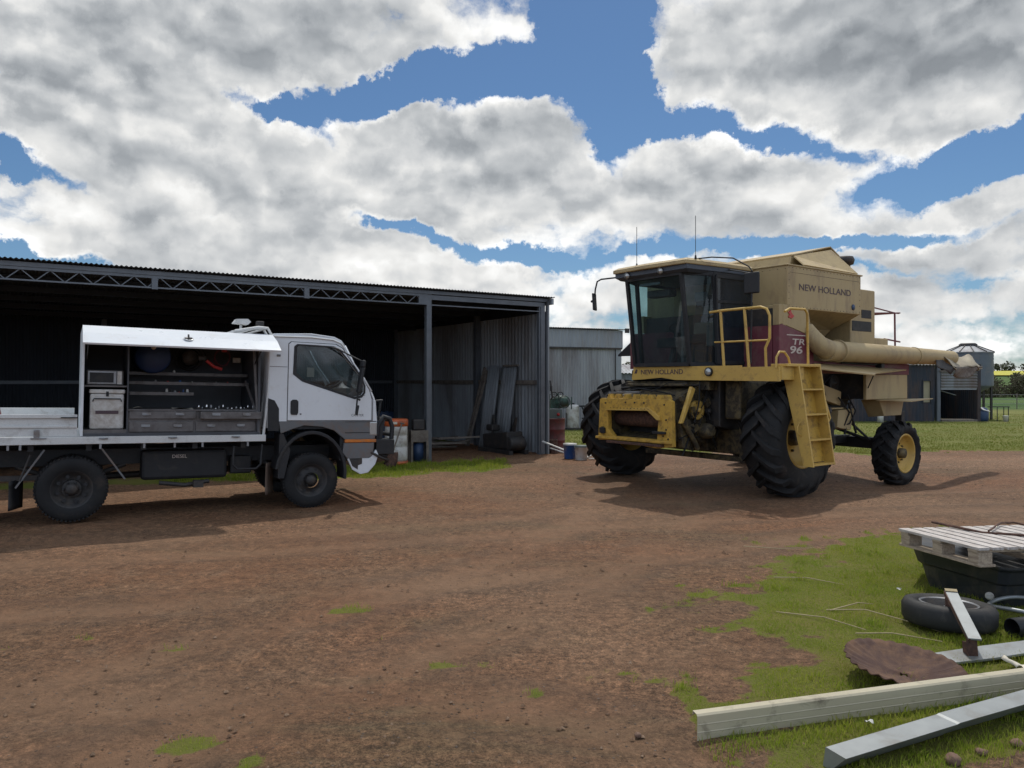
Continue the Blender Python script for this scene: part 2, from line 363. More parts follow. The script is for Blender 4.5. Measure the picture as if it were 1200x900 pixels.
# added fill: the sky behind the camera is brightened to lift shaded sides
bk = math_n(t, 'ADD', math_n(t, 'MULTIPLY', ramp(t, math_n(t, 'ADD', math_n(t, 'MULTIPLY', sx.outputs[1], -.5), .5), [(.45, 0), (.85, 1)]), REAR_FILL), 1.0)
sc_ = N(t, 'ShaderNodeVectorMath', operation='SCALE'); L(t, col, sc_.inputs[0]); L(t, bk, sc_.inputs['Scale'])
col = mix(t, ramp(t, math_n(t, 'ADD', math_n(t, 'MULTIPLY', sx.outputs[1], -.5), .5), [(.35, 0), (.75, 1)]), sc_.outputs[0], mix(t, 1.0, sc_.outputs[0], (.86, .97, 1.14), 'MULTIPLY'))  # sky behind the camera also tinted bluer, to cool the shaded sides
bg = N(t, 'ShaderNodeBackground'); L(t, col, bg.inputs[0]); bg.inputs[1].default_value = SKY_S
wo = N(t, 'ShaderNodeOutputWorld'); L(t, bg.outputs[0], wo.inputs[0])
W.cycles.sampling_method = 'MANUAL'; W.cycles.sample_map_resolution = 512
# ------------------------------------------------------------------ ground
def sstep(a, b, x):
    x = min(1, max(0, (x-a)/(b-a))); return x*x*(3-2*x)
def smin_interp(y, tab):
    for (a, za), (b, zb) in zip(tab, tab[1:]):
        if y <= b: return za + (zb-za)*sstep(a, b, y)
    return tab[-1][1]
HILL = [(36, 0), (90, -.75), (150, -1.5), (250, -.6), (420, 4.0), (700, 10), (1500, 14), (4000, 14)]
def gz(x, y, fine=True):
    z = smin_interp(y, HILL) if y > 36 else 0
    z += .035*math.exp(-((x+5.3)**2+(y-9.2)**2)/2.5)
    z -= .12*math.exp(-((x-6.9)**2+(y-13.6)**2)/1.6)
    if fine and y < 40:
        k = .35 if 8 < y < 15 and x > 1 else 1
        z += k*(.016*noise.noise((x*.7, y*1.1, 3)) + .010*noise.noise((x*2.3, y*3.1, 0)) + .005*noise.noise((x*7, y*9, 0)))
    return z
EDGE = [(.60,2.2),(.69,3.47),(.81,3.92),(.92,4.13),(1.22,4.47),(1.43,5.06),(1.60,5.77),(1.25,6.03),(1.95,6.82),(2.42,7.06),(2.80,7.19),(3.14,8.04),(3.77,8.58),(4.55,8.80),(7.5,9.4),(12,9.8),(12,2.0)]
STRIP = [(-9,12.0),(-5.3,13.1),(-3.2,13.55),(-1.9,13.9),(-.2,15.2),(.15,16.0),(0,16.9),(-1.6,16.8),(-3,15.9),(-5,14.6),(-9,12.9)]
BACK = [(-1,21.5),(1.9,20.2),(4,18.6),(8.5,18.3),(11,19.0),(16,19.4),(60,22),(400,60),(400,900),(-400,900),(-40,30)]
def pdist(P, x, y):
    ins = False; best = 1e9; n = len(P)
    for i in range(n):
        x0, y0 = P[i]; x1, y1 = P[(i+1) % n]
        if (y0 > y) != (y1 > y) and x < (x1-x0)*(y-y0)/(y1-y0)+x0: ins = not ins
        dx, dy = x1-x0, y1-y0; t_ = max(0, min(1, ((x-x0)*dx+(y-y0)*dy)/(dx*dx+dy*dy)))
        best = min(best, math.hypot(x-x0-t_*dx, y-y0-t_*dy))
    return best if ins else -best
TUFTS = [(-1.24,5.85,.17,.10),(-.33,4.72,.26,.06),(-1.57,3.70,.16,.10),(-1.18,3.52,.07,.05),(-2.9,5.2,.12,.05),(-2.2,5.0,.1,.05),(-3.3,5.0,.1,.06),(.12,4.3,.1,.05),(.95,5.0,.12,.06),(-.9,5.2,.10,.05),(-.2,4.1,.08,.04)]
def gmask(x, y):
    if y > 60: return 1.0
    nz = .45*noise.noise((x*1.7, y*1.7, 15)) + .5*noise.noise((x*.9, y*.9, 5)) + .3*noise.noise((x*2.6, y*2.6, 1)) + .45*noise.noise((x*6, y*6, 2)) + .3*noise.noise((x*15, y*15, 4))
    m = -9
    if y < 10.5 and x > .3:
        d = pdist(EDGE, x, y); d = min(d, .85)
        m = max(m, d*1.6 + nz*1.4 + .30 - 1.5*max(0, noise.noise((x*2.1+7, y*2.6, 21))-.12) - .55*math.exp(-((x-1.75)**2/.35+(y-4.85)**2/.02)) - .7*math.exp(-((x-1.35)**2/.06+(y-4.9)**2/.05)) - .9*math.exp(-((x-1.75)**2+(y-5.9)**2)/.05)- .8*math.exp(-((x-1.2)**2+(y-4.35)**2)/.04)
                - 2.6*sstep(3.42+.35*(x-1.5), 3.22+.35*(x-1.5), y)*sstep(1.2, 1.8, x) - .8*math.exp(-((x-1.0)**2/.3+(y-3.55)**2/.05)) - 1.6*sstep(1.0, .75, x)*sstep(4.6, 4.2, y))
    if 11 < y < 18 and x < 2: m = max(m, min(.4, pdist(STRIP, x, y))*1.6 + nz*.9 - .05)
    if y > 16: m = max(m, min(1, pdist(BACK, x, y))*1.2 + nz*1.3 - .25*noise.noise((x*.25, y*.3, 8)))
    for k, (tx, ty, ra, rb) in enumerate(TUFTS):
        m = max(m, (1.0 if k < 4 else .45) - ((x-tx)/ra)**2 - ((y-ty)/rb)**2 + nz*1.6 - .05)
    return min(1, max(0, m*1.6+.25))
TRK = [[(-14,6.3),(-7,6.9),(-2.5,7.9),(.5,9.0),(3.5,9.9),(8,10.6),(14,11)],
 [(-14,5.0),(-6,5.4),(-1.5,6.3),(1.2,7.4),(4.0,8.9),(8,9.8),(14,10.2)],
 [(-5,2.5),(-3.2,4.0),(-1.6,5.6),(-.2,7.3),(.8,9.6),(1.3,12),(1.6,15)],
 [(-3.2,2.2),(-1.7,3.6),(-.3,5.2),(.9,6.9),(2.1,9.3),(2.7,11.6),(3.0,15)],
 [(-14,8.3),(-6,8.1),(-1,9.3),(2,11.0),(6,12.2),(14,13.5)],
 [(-14,3.9),(-5,4.1),(-1.0,4.2),(.2,4.0),(.9,3.3),(1.1,2.4)]]
def smooth_line(P):
    out = []
    for i in range(len(P)-1):
        p0, p1, p2, p3 = P[max(i-1,0)], P[i], P[i+1], P[min(i+2,len(P)-1)]
        for k in range(10):
            t_ = k/10; out.append(tuple(.5*((2*p1[c])+(-p0[c]+p2[c])*t_+(2*p0[c]-5*p1[c]+4*p2[c]-p3[c])*t_*t_+(-p0[c]+3*p1[c]-3*p2[c]+p3[c])*t_**3) for c in (0,1)))
    return np.array(out+[P[-1]])
TRL = [smooth_line(P) for P in TRK]
def track_fields(X, Y):
    best = np.full(X.shape, 9.0)
    for Lp in TRL:
        a = Lp[:-1]; b_ = Lp[1:]
        for (x0, y0), (x1, y1) in zip(a, b_):
            m_ = (X > min(x0,x1)-.7) & (X < max(x0,x1)+.7) & (Y > min(y0,y1)-.7) & (Y < max(y0,y1)+.7)
            if not m_.any(): continue
            dx, dy = x1-x0, y1-y0; xx, yy = X[m_], Y[m_]
            t_ = np.clip(((xx-x0)*dx+(yy-y0)*dy)/(dx*dx+dy*dy), 0, 1)
            best[m_] = np.minimum(best[m_], np.hypot(xx-x0-t_*dx, yy-y0-t_*dy))
    return best
def axis(pts):
    out = []
    for a, b, st in pts:
        n = max(1, round((b-a)/st)); out += [a+(b-a)*i/n for i in range(n)]
    return out
def geo(a, b, n): return [a*(b/a)**(i/n) for i in range(n+1)]
xs = [-v for v in geo(12.2, 3500, 40)][::-1] + axis([(-12, 14, .075)]) + geo(14, 3500, 44)
ys = [-v for v in geo(30, 3000, 12)][::-1] + axis([(-25, 1.5, 1.0), (1.5, 8, .06), (8, 20, .09), (20, 40, .3)]) + geo(40, 4000, 90)
nx, ny = len(xs), len(ys)
vs = []; gm = np.zeros(nx*ny); cn = np.zeros(nx*ny)
for j, y in enumerate(ys):
    for i, x in enumerate(xs):
        vs.append((x, y, gz(x, y)))
        gm[j*nx+i] = gmask(x, y) if y > 0 else .3
VA = np.array(vs); TD = track_fields(VA[:, 0], VA[:, 1])
wob = np.array([.6+.8*noise.noise((v[0]*.8, v[1]*.8, 31)) for v in vs]).clip(0, 1.2)*(TD < 1)
TF = np.exp(-(TD/.19)**2)*wob; BF = np.exp(-((TD-.33)/.10)**2)*wob
VA[:, 2] += -.016*TF+.012*BF; vs = [tuple(v) for v in VA]
me = bpy.data.meshes.new('ground')
I = np.arange(nx-1)[None, :] + (np.arange(ny-1)*nx)[:, None]
F = np.stack([I, I+1, I+nx+1, I+nx], -1).reshape(-1, 4)
me.from_pydata(vs, [], F.tolist())
me.polygons.foreach_set('use_smooth', [True]*len(F))
at = me.attributes.new('grass', 'FLOAT', 'POINT'); at.data.foreach_set('value', gm)
a2 = me.attributes.new('track', 'FLOAT', 'POINT'); a2.data.foreach_set('value', TF)
a3 = me.attributes.new('berm', 'FLOAT', 'POINT'); a3.data.foreach_set('value', BF)
ground = bpy.data.objects.new('ground', me); COL.objects.link(ground); tag(ground, 'reddish brown gravelly dirt yard with patches of green grass and fields behind', kind='structure')
m = bpy.data.materials.new('yard_dirt_and_grass'); t = nt(m); me.materials.append(m)
tc = N(t, 'ShaderNodeTexCoord'); P = tc.outputs['Object']
mp = N(t, 'ShaderNodeMapping'); L(t, P, mp.inputs['Vector']); mp.inputs['Rotation'].default_value = (0, 0, R(-22)); mp.inputs['Scale'].default_value = (.35, 1.7, 1)
big = noise_n(t, P, .35, 5, .6, .5); streak = noise_n(t, mp.outputs[0], .8, 7, .65, .3); med = noise_n(t, P, 2.5, 8, .7); fine = noise_n(t, P, 22, 6, .75); vf = noise_n(t, P, 75, 4, .8)
dirt = mix(t, ramp(t, streak, [(.32, 0), (.68, 1)]), (.195,.107,.057), (.128,.075,.043))
dirt = mix(t, ramp(t, big, [(.40, 0), (.66, .75)]), dirt, (.215,.095,.045))
dirt = mix(t, ramp(t, med, [(.52, 0), (.78, .65)]), dirt, (.27,.175,.108))
dirt = mix(t, ramp(t, med, [(.22, .7), (.42, 0)]), dirt, (.092,.068,.046))
moss = noise_n(t, mp.outputs[0], .55, 6, .7, .6)
dirt = mix(t, math_n(t, 'MULTIPLY', ramp(t, moss, [(.54, 0), (.70, 1)]), .6), dirt, (.095,.085,.045))
calm = math_n(t, 'SUBTRACT', ramp(t, noise_n(t, P, .9, 4, .6), [(.35, .95), (.65, .45)]), math_n(t, 'MULTIPLY', N(t, 'ShaderNodeAttribute', attribute_name='track').outputs['Fac'], .45), True)
dirt = mix(t, math_n(t, 'MULTIPLY', ramp(t, noise_n(t, P, .28, 3, .5), [(.45, 0), (.62, 1)]), .55), dirt, (.265,.160,.095))
dirt = mix(t, calm, dirt, ramp(t, fine, [(.36, .35), (.5, .95), (.64, 1.6)]), 'MULTIPLY')
dirt = mix(t, calm, dirt, ramp(t, vf, [(.36, .35), (.5, 1.0), (.64, 1.65)]), 'MULTIPLY')
dirt = mix(t, .6, dirt, ramp(t, noise_n(t, P, 8, 5, .7), [(.38, .55), (.5, 1.0), (.64, 1.4)]), 'MULTIPLY')
ta = N(t, 'ShaderNodeAttribute', attribute_name='track'); ba = N(t, 'ShaderNodeAttribute', attribute_name='berm')
dirt = mix(t, math_n(t, 'MULTIPLY', ta.outputs['Fac'], .60), dirt, (.25,.148,.088))
dirt = mix(t, math_n(t, 'MULTIPLY', ba.outputs['Fac'], .45), dirt, (.12,.078,.052))
vo = N(t, 'ShaderNodeTexVoronoi'); vo.inputs['Scale'].default_value = 38; L(t, P, vo.inputs['Vector']); vo.inputs['Randomness'].default_value = 1
vr = N(t, 'ShaderNodeSeparateXYZ'); L(t, vo.outputs['Color'], vr.inputs[0])
peb = math_n(t, 'MULTIPLY', ramp(t, vo.outputs['Distance'], [(.20, 1), (.32, 0)]), ramp(t, vr.outputs[0], [(.86, 0), (.90, 1)]))
pc = mix(t, vr.outputs[1], (.045,.033,.027), (.19,.15,.12))
dirt = mix(t, peb, dirt, pc)
gn = noise_n(t, P, 1.3, 6, .65); gf = noise_n(t, P, 35, 4, .8); gl_ = noise_n(t, P, .05, 4, .6)
grass = mix(t, ramp(t, gn, [(.35, 0), (.68, 1)]), (.130,.170,.024), (.20,.19,.050))
grass = mix(t, ramp(t, gf, [(.4, 0), (.75, .7)]), grass, (.19,.15,.08))
sp = N(t, 'ShaderNodeSeparateXYZ'); L(t, P, sp.inputs[0])
far = ramp(t, math_n(t, 'DIVIDE', sp.outputs[1], 400), [(.035, 0), (.06, 1)])
grassf = mix(t, ramp(t, noise_n(t, P, .35, 8, .7), [(.35, 0), (.7, 1)]), (.115,.150,.035), (.215,.205,.075))
grassf = mix(t, ramp(t, noise_n(t, mp.outputs[0], 2.2, 6, .75), [(.50, 0), (.72, .8)]), grassf, (.20,.155,.085))
grassf = mix(t, ramp(t, math_n(t, 'DIVIDE', sp.outputs[1], 400), [(.115, 0), (.13, 1)]), grassf, mix(t, ramp(t, gl_, [(.4, 0), (.6, 1)]), (.060,.105,.035), (.085,.13,.045)))
grass = mix(t, far, grass, grassf)
ga = N(t, 'ShaderNodeAttribute', attribute_name='grass')
gfac = ramp(t, math_n(t, 'ADD', ga.outputs['Fac'], math_n(t, 'ADD', math_n(t, 'MULTIPLY', math_n(t, 'SUBTRACT', fine, .5), 1.2), math_n(t, 'MULTIPLY', math_n(t, 'SUBTRACT', med, .5), 1.2))), [(.42, 0), (.66, 1)])
col = mix(t, gfac, dirt, grass)
b = N(t, 'ShaderNodeBsdfPrincipled'); L(t, col, b.inputs['Base Color']); b.inputs['Roughness'].default_value = .78; L(t, math_n(t, 'SUBTRACT', .24, math_n(t, 'MULTIPLY', gfac, .2)), b.inputs['Specular IOR Level'])
h = math_n(t, 'ADD', math_n(t, 'MULTIPLY', fine, .9), math_n(t, 'ADD', math_n(t, 'MULTIPLY', vf, .35), math_n(t, 'MULTIPLY', peb, .35)))
h = math_n(t, 'ADD', h, math_n(t, 'MULTIPLY', streak, 1.3))
bn = N(t, 'ShaderNodeBump'); bn.inputs['Strength'].default_value = 1.0; bn.inputs['Distance'].default_value = .035; L(t, h, bn.inputs['Height']); L(t, bn.outputs[0], b.inputs['Normal'])
o = N(t, 'ShaderNodeOutputMaterial'); L(t, b.outputs[0], o.inputs[0])

def raw_mesh(name, V, Fc, m, **k):
    me = bpy.data.meshes.new(name); n = len(Fc[0]) if len(Fc) else 3
    me.vertices.add(len(V)); me.vertices.foreach_set('co', np.asarray(V, dtype=np.float32).ravel())
    F_ = np.asarray(Fc, dtype=np.int32); me.loops.add(F_.size); me.loops.foreach_set('vertex_index', F_.ravel())
    me.polygons.add(len(F_)); me.polygons.foreach_set('loop_start', np.arange(0, F_.size, n, dtype=np.int32))
    me.update(calc_edges=True); me.validate(); me.materials.append(m)
    o = bpy.data.objects.new(name, me); COL.objects.link(o); tag(o, **k); return o

# grass blades: short tapering, bent blades
def leafmat(name, cols, sc1, sc2, trans=.3, rough=.6):
    m = bpy.data.materials.new(name); t = nt(m); tc = N(t, 'ShaderNodeTexCoord')
    a = noise_n(t, tc.outputs['Object'], sc1, 3, .6); b_ = noise_n(t, tc.outputs['Object'], sc2, 2, .7)
    c = mix(t, ramp(t, a, [(.35, 0), (.65, 1)]), cols[0], cols[1]); c = mix(t, ramp(t, b_, [(.45, 0), (.75, 1)]), c, cols[2])
    d = N(t, 'ShaderNodeBsdfPrincipled'); L(t, c, d.inputs['Base Color']); d.inputs['Roughness'].default_value = rough; d.inputs['Specular IOR Level'].default_value = .08
    tr = N(t, 'ShaderNodeBsdfTranslucent'); L(t, c, tr.inputs[0]); mx = N(t, 'ShaderNodeMixShader'); mx.inputs[0].default_value = trans
    L(t, d.outputs[0], mx.inputs[1]); L(t, tr.outputs[0], mx.inputs[2]); o = N(t, 'ShaderNodeOutputMaterial'); L(t, mx.outputs[0], o.inputs[0]); return m
M['grass'] = leafmat('grass_blades', ((.19,.29,.022), (.30,.35,.04), (.40,.34,.12)), 1.6, 30, .5)
M['grassfar'] = leafmat('paddock_grass', ((.13,.18,.025), (.21,.225,.045), (.27,.235,.09)), .5, 9, .4)
pts = []
def scatter(n, x0, x1, y0, y1, hmin, hmax, w, thr=.5):
    for _ in range(n):
        x = random.uniform(x0, x1); y = random.uniform(y0, y1)
        if abs(x)/y > .72: continue
        g = gmask(x, y)
        if g > thr + random.random()*.45: 
            c = .5+1.1*max(0, noise.noise((x*3, y*3, 9))+.35)
            pts.append((x, y, random.uniform(hmin, hmax)*c, w))
scatter(240000, .6, 7.2, 3.2, 9.6, .006, .024, .0034)
scatter(30000, -4, 1.2, 3.3, 6.2, .012, .035, .003, .4)
scatter(30000, -6, 1.0, 12.5, 17.2, .04, .10, .010)
for _ in range(420):
    cx, cy = random.uniform(.9, 7), random.uniform(3.4, 9.2)
    if abs(cx)/cy > .72 or gmask(cx, cy) < .75: continue
    for k in range(random.randint(10, 34)): pts.append((cx+random.gauss(0,.035), cy+random.gauss(0,.035), random.uniform(.025, .065), .005))
# longer grass growing along the fallen beams, the tub and the tyre
for (ax_, ay_, bx_, by_, n_) in ((.95,3.62,2.95,4.18,3500),(1.5,3.35,3.0,3.95,2200),(2.55,4.7,3.5,4.95,1600),(1.85,4.2,2.6,4.2,900),(2.75,5.15,3.45,5.15,1200),(3.5,6.4,3.75,5.85,900)):
    for _ in range(n_//2):
        k = random.random(); x = ax_+(bx_-ax_)*k+random.gauss(0,.05); y = ay_+(by_-ay_)*k+random.gauss(0,.05)
        pts.append((x, y, random.uniform(.02, .06), .0036))
A = np.array(pts); n = len(A)
zz_ = np.array([gz(p[0], p[1]) for p in pts])
ang = rng.uniform(0, 2*np.pi, n); lean = rng.uniform(.1, .9, n)*A[:, 2]; la = rng.uniform(0, 2*np.pi, n)
dx, dy = np.cos(ang)*A[:, 3]/2, np.sin(ang)*A[:, 3]/2
V = np.zeros((n, 5, 3))
V[:, 0] = np.stack([A[:,0]-dx, A[:,1]-dy, zz_-.004], 1); V[:, 1] = np.stack([A[:,0]+dx, A[:,1]+dy, zz_-.004], 1)
mxx, myy = A[:,0]+np.cos(la)*lean*.35, A[:,1]+np.sin(la)*lean*.35
V[:, 2] = np.stack([mxx+dx*.8, myy+dy*.8, zz_+A[:,2]*.62], 1); V[:, 3] = np.stack([mxx-dx*.8, myy-dy*.8, zz_+A[:,2]*.62], 1)
V[:, 4] = np.stack([A[:,0]+np.cos(la)*lean, A[:,1]+np.sin(la)*lean, zz_+A[:,2]], 1)
b0 = np.arange(n)*5
T_ = np.concatenate([np.stack([b0, b0+1, b0+2], 1), np.stack([b0, b0+2, b0+3], 1), np.stack([b0+3, b0+2, b0+4], 1)])
raw_mesh('grass', V.reshape(-1, 3), T_, M['grass'], label='short green grass and weeds growing over the dirt yard', cat='grass', kind='stuff')

def blades(name, P_, m, **kw):
    A = np.array(P_); n = len(A); zz_ = np.array([gz(p[0], p[1]) for p in P_])
    ang = rng.uniform(0, 2*np.pi, n); lean = rng.uniform(.1, .9, n)*A[:, 2]; la = rng.uniform(0, 2*np.pi, n)
    dx, dy = np.cos(ang)*A[:, 3]/2, np.sin(ang)*A[:, 3]/2; V = np.zeros((n, 3, 3))
    V[:, 0] = np.stack([A[:,0]-dx, A[:,1]-dy, zz_-.004], 1); V[:, 1] = np.stack([A[:,0]+dx, A[:,1]+dy, zz_-.004], 1)
    V[:, 2] = np.stack([A[:,0]+np.cos(la)*lean, A[:,1]+np.sin(la)*lean, zz_+A[:,2]], 1)
    return raw_mesh(name, V.reshape(-1, 3), np.arange(n*3).reshape(-1, 3), m, **kw)
pts = []
for _ in range(60000):
    y = 18.3+22*random.random()**1.5; x = random.uniform(0, .72*y)
    if gmask(x, y)+.5*noise.noise((x*.9, y*.9, 44)) > .75: pts.append((x, y, random.uniform(.015, .055), .02))
blades('paddock_grass', pts, M['grassfar'], label='thin uneven grass over the paddock behind the harvester', cat='grass', kind='stuff')
# loose stones and clods
st = []
for _ in range(12000):
    y = 3.3 + 13*random.random()**1.6; x = random.uniform(-.75*y, .75*y)
    if gmask(x, y) < .75: st.append((x, y, min(.012, .0022*random.paretovariate(1.9))*(1+.07*y)))
Sa = np.array(st); n = len(Sa); zs = np.array([gz(p[0], p[1]) for p in st])
O6 = np.array([(1,0,0),(0,1,0),(-1,0,0),(0,-1,0),(0,0,.75),(0,0,-.4)]); F6 = np.array([(0,1,4),(1,2,4),(2,3,4),(3,0,4)])
V = O6[None]*rng.uniform(.6, 1.3, (n, 6, 1))*Sa[:, 2][:, None, None]; an = rng.uniform(0, 6.28, n)
c_, s_ = np.cos(an)[:, None], np.sin(an)[:, None]
V = np.stack([V[..., 0]*c_-V[..., 1]*s_+Sa[:, 0:1], V[..., 0]*s_+V[..., 1]*c_+Sa[:, 1:2], V[..., 2]+zs[:, None]], -1)
T_ = (F6[None]+(np.arange(n)*6)[:, None, None]).reshape(-1, 3)
M['gravel'] = leafmat('gravel', ((.13,.078,.050), (.085,.055,.038), (.24,.17,.12)), 9, 30, 0, .9)
raw_mesh('gravel', V.reshape(-1, 3), T_, M['gravel'], label='loose small stones and clods scattered over the dirt', cat='gravel', kind='stuff')
# ------------------------------------------------------------------ machinery shed
def part(mb, name, m, parent, label=None, **k):
    o = mb.build(name, m, parent, **k)
    if label: o['label'] = label
    return o
S = empty('machinery_shed', (.81, 18.3, 0), 33, label='long open fronted machinery shed of corrugated iron behind the white truck', cat='shed')
XL = -14.5; DEP = 8.5
M['shedshade'] = mat('shade_toned_shed_iron', (.026,.033,.045), (.018,.024,.034), 1.5, .65, .2, stretch=(1,1,.2))  # deep interior shade put into the iron's near-black navy colour
M['shedwall'] = mat('shed_side_iron', (.34,.365,.39), (.25,.27,.29), 1.5, .6, .2, dirt=((.12,.1,.09), .3, 1), stretch=(1,1,.2))
def zr(y): return 3.70 - .035*y
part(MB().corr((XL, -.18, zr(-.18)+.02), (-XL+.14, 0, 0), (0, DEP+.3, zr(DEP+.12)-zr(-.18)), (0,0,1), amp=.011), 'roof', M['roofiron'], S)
part(MB().corr((0, 0, .0), (0, DEP, 0), (0, 0, 3.40), (1,0,0), pitch=.15, amp=.020), 'side_wall', M['shedwall'], S)
part(MB().corr((XL, DEP, .0), (-XL, 0, 0), (0, 0, zr(DEP)+.04), (0,1,0)), 'back_wall', M['shedshade'], S)
part(MB().corr((XL, 0, .0), (0, DEP, 0), (0, 0, 3.5), (1,0,0)), 'side_wall', M['shedshade'], S)
mb = MB()
for x in (-.10,):
    mb.box(x-.06, x+.06, -.02, .06, -.1, 3.6); mb.box(x-.10, x-.06, .0, .10, -.1, 3.6)
part(mb, 'post', M['shedframe'], S, bevel=.004)
part(MB().box(-3.17, -3.05, -.02, .10, -.1, 3.62), 'post', M['shedframe'], S, bevel=.006)
for y in (3.1, 8.4):
    part(MB().box(-.16, -.02, y-.06, y+.06, -.1, 3.5), 'post', M['shedframe'], S)
part(MB().box(-8.66, -8.54, DEP-.2, DEP-.08, -.1, 3.4), 'post', M['shedframe'], S)
part(MB().box(-11.9, -11.78, -.02, .10, -.1, 3.62), 'post', M['shedframe'], S)
mb = MB(); mb.box(XL, -3.17, -.03, .03, 3.565, 3.615); mb.box(XL, -3.17, -.03, .03, 3.385, 3.41)
x = -3.2; k = 0
while x > XL+.3:
    mb.bar((x, 0, 3.40), (x-.21, 0, 3.58), .016, .016); mb.bar((x-.21, 0, 3.58), (x-.42, 0, 3.40), .016, .016); x -= .42
for x in (-5.8, -8.54, -11.3): mb.box(x-.05, x+.05, -.035, .035, 3.37, 3.60)
mb.box(-3.36, -3.17, -.028, .028, 3.40, 3.57)
part(mb, 'roof_truss', M['shedframe'], S)
mb = MB(); mb.box(XL, .06, -.05, .0, 3.617, 3.69)
mb.box(-3.05, -.16, -.02, .04, 3.50, 3.60); mb.box(-3.05, -.16, -.01, .02, 3.375, 3.40)
part(mb, 'eave_beam', M['shedframe'], S)
mb = MB()
for y in (1.4, 2.8, 4.2, 5.6, 7.0): mb.box(XL, -.02, y-.03, y+.03, zr(y)-.13, zr(y)-.015)
part(mb, 'purlin', M['shedshade'], S)
mb = MB(); mb.box(-.08, -.012, .1, DEP-.1, 1.66, 1.76)
part(mb, 'wall_girt', M['woodgrey'], S)
part(MB().box(XL+.02, -.2, DEP-.09, DEP-.02, 1.66, 1.75), 'wall_girt', M['shedframe'], S)
part(MB().prism([(.02,3.36),(8.45,3.36),(8.45,3.44),(.02,3.695)], 0, -.03, -.015), 'gable_infill', M['shedshade'], S)
mb = MB().box(.012, .055, -.06, .04, 0, 3.62); part(mb, 'corner_flashing', M['galv'], S)
mb = MB().box(.03, .09, -.19, DEP, 3.55, 3.69); part(mb, 'barge_board', M['galv'], S)

def sloc(x, y, z=0):
    v = Matrix.Rotation(R(33), 4, 'Z') @ Vector((x, y, z)); return (v.x+.81, v.y+18.3, v.z)
# long boards and sheets leaning on the side wall
G = 'boards and iron sheets leaning on the inside wall of the shed'
for k, (yb, yt, w, zt, xb, mm, lab) in enumerate((
    (3.05, 2.62, .09, 2.10, -.45, 'woodgrey', 'narrow grey board leaning at the left of the row inside the shed'),
    (2.85, 2.50, .07, 2.02, -.52, 'woodgrey', 'second narrow grey board leaning inside the shed beside the corrugated sheet'))):
    m_ = MB().bar((xb, yb, .02), (-.12, yt, zt), w, .03, (0,1,0)).build('leaning_board', M[mm])
    m_.matrix_world = S.matrix_basis; m_.location = (.81, 18.3, 0); m_.rotation_euler = (0, 0, R(33)); tag(m_, lab, 'board', G)
for (y0, y1, zt, lab) in ((1.86, 2.42, 2.10, 'corrugated iron sheet leaning nearest the boards inside the shed'), (1.06, 1.72, 2.12, 'flat topped corrugated sheet leaning closest to the shed opening')):
    mb = MB(); mb.corr((-.42, y0, .02), (0, y1-y0, 0), (.30, 0, zt), (1,0,0), pitch=.12, amp=.018)
    o = mb.build('iron_sheet', M['shedwall'], solid=.003); o.location = (.81, 18.3, 0); o.rotation_euler = (0, 0, R(33)); tag(o, lab, 'iron sheet', G)
mb = MB().bar((-.15, .98, 2.13), (-.15, 1.66, 2.13), .05, .045)
o = mb.build('short_timber', M['woodgrey']); o.location = (.81, 18.3, 0); o.rotation_euler = (0, 0, R(33)); tag(o, 'short dark timber resting across the top of the leaning iron sheet', 'timber')
# dark scrap machine at the shed opening
e = empty('scrap_engine', sloc(-.62, .95), 33, label='dark old engine with upright arms sitting on the shed floor by the corner post', cat='engine'); e.scale = (1.1, 1.2, .95)
mb = MB(); mb.obox((0, 0, .30), (.42, .95, .42), (R(-7),0,0)); mb.obox((-.05, .3, .62), (.22, .25, .16)); mb.lathe([(0,-.2),(.2,-.2),(.2,.2),(0,.2)], (0,-.42,.26), (1,0,0), 20)
part(mb, 'block', M['darkmetal'], e, bevel=.03)
for q in (0,):
    mb = MB(); mb.loft([[(-.03,.28,.6),(.03,.28,.6),(.03,.42,.6),(-.03,.42,.6)], [(-.02,.34,.95),(.02,.34,.95),(.02,.37,.95),(-.02,.37,.95)]]); part(mb, 'arm', M['darkmetal'], e)
mb = MB(); mb.loft([[(-.03,-.40,.4),(.03,-.40,.4),(.03,-.22,.4),(-.03,-.22,.4)], [(-.02,-.52,.92),(.02,-.52,.92),(.02,-.50,.92),(-.02,-.50,.92)]])
part(mb, 'arm', M['darkmetal'], e)
mb = MB(); mb.box(-.25, -.15, -.6, .6, 0, .1); mb.box(.15, .25, -.6, .6, 0, .1); part(mb, 'skid', M['darkmetal'], e)
e = empty('offcut_pile', sloc(-1.2, 2.6), 33, label='low pile of dark timber offcuts on the floor at the back of the shed bay', cat='timber pile')
for k in range(9):
    a = random.uniform(-.4, .4); c = (random.uniform(-.5,.3), random.uniform(-.7,.7), .05+.035*k)
    part(MB().obox(c, (random.uniform(.7,1.3), .09, .04), (0, random.uniform(-.1,.1), a)), 'offcut', M['woodgrey'], e)
for (x, y, r, h, lab) in ((-3.9, 2.0, .29, .88, 'dark steel drum standing in the gloom behind the middle shed post'), (-1.9, 5.2, .29, .88, 'dark steel drum against the back wall of the right shed bay')):
    o = MB().lathe([(0,0),(r,0),(r*1.02,.01),(r,.02),(r,h*.33),(r*1.03,h*.34),(r,h*.36),(r,h*.66),(r*1.03,h*.67),(r,h*.69),(r,h-.02),(r*1.02,h),(r*.97,h-.01),(0,h-.015)], (0,0,0), (0,0,1), 32).build('steel_drum', M['navy'])
    o.location = sloc(x, y); tag(o, lab, 'drum')
e = empty('workbench', sloc(-6.6, 5.9), 33, label='dark workbench at the back wall deep inside the shed', cat='workbench')
part(MB().box(-1.6, 1.2, -.35, .4, .85, .92), 'bench_top', M['woodgrey'], e)
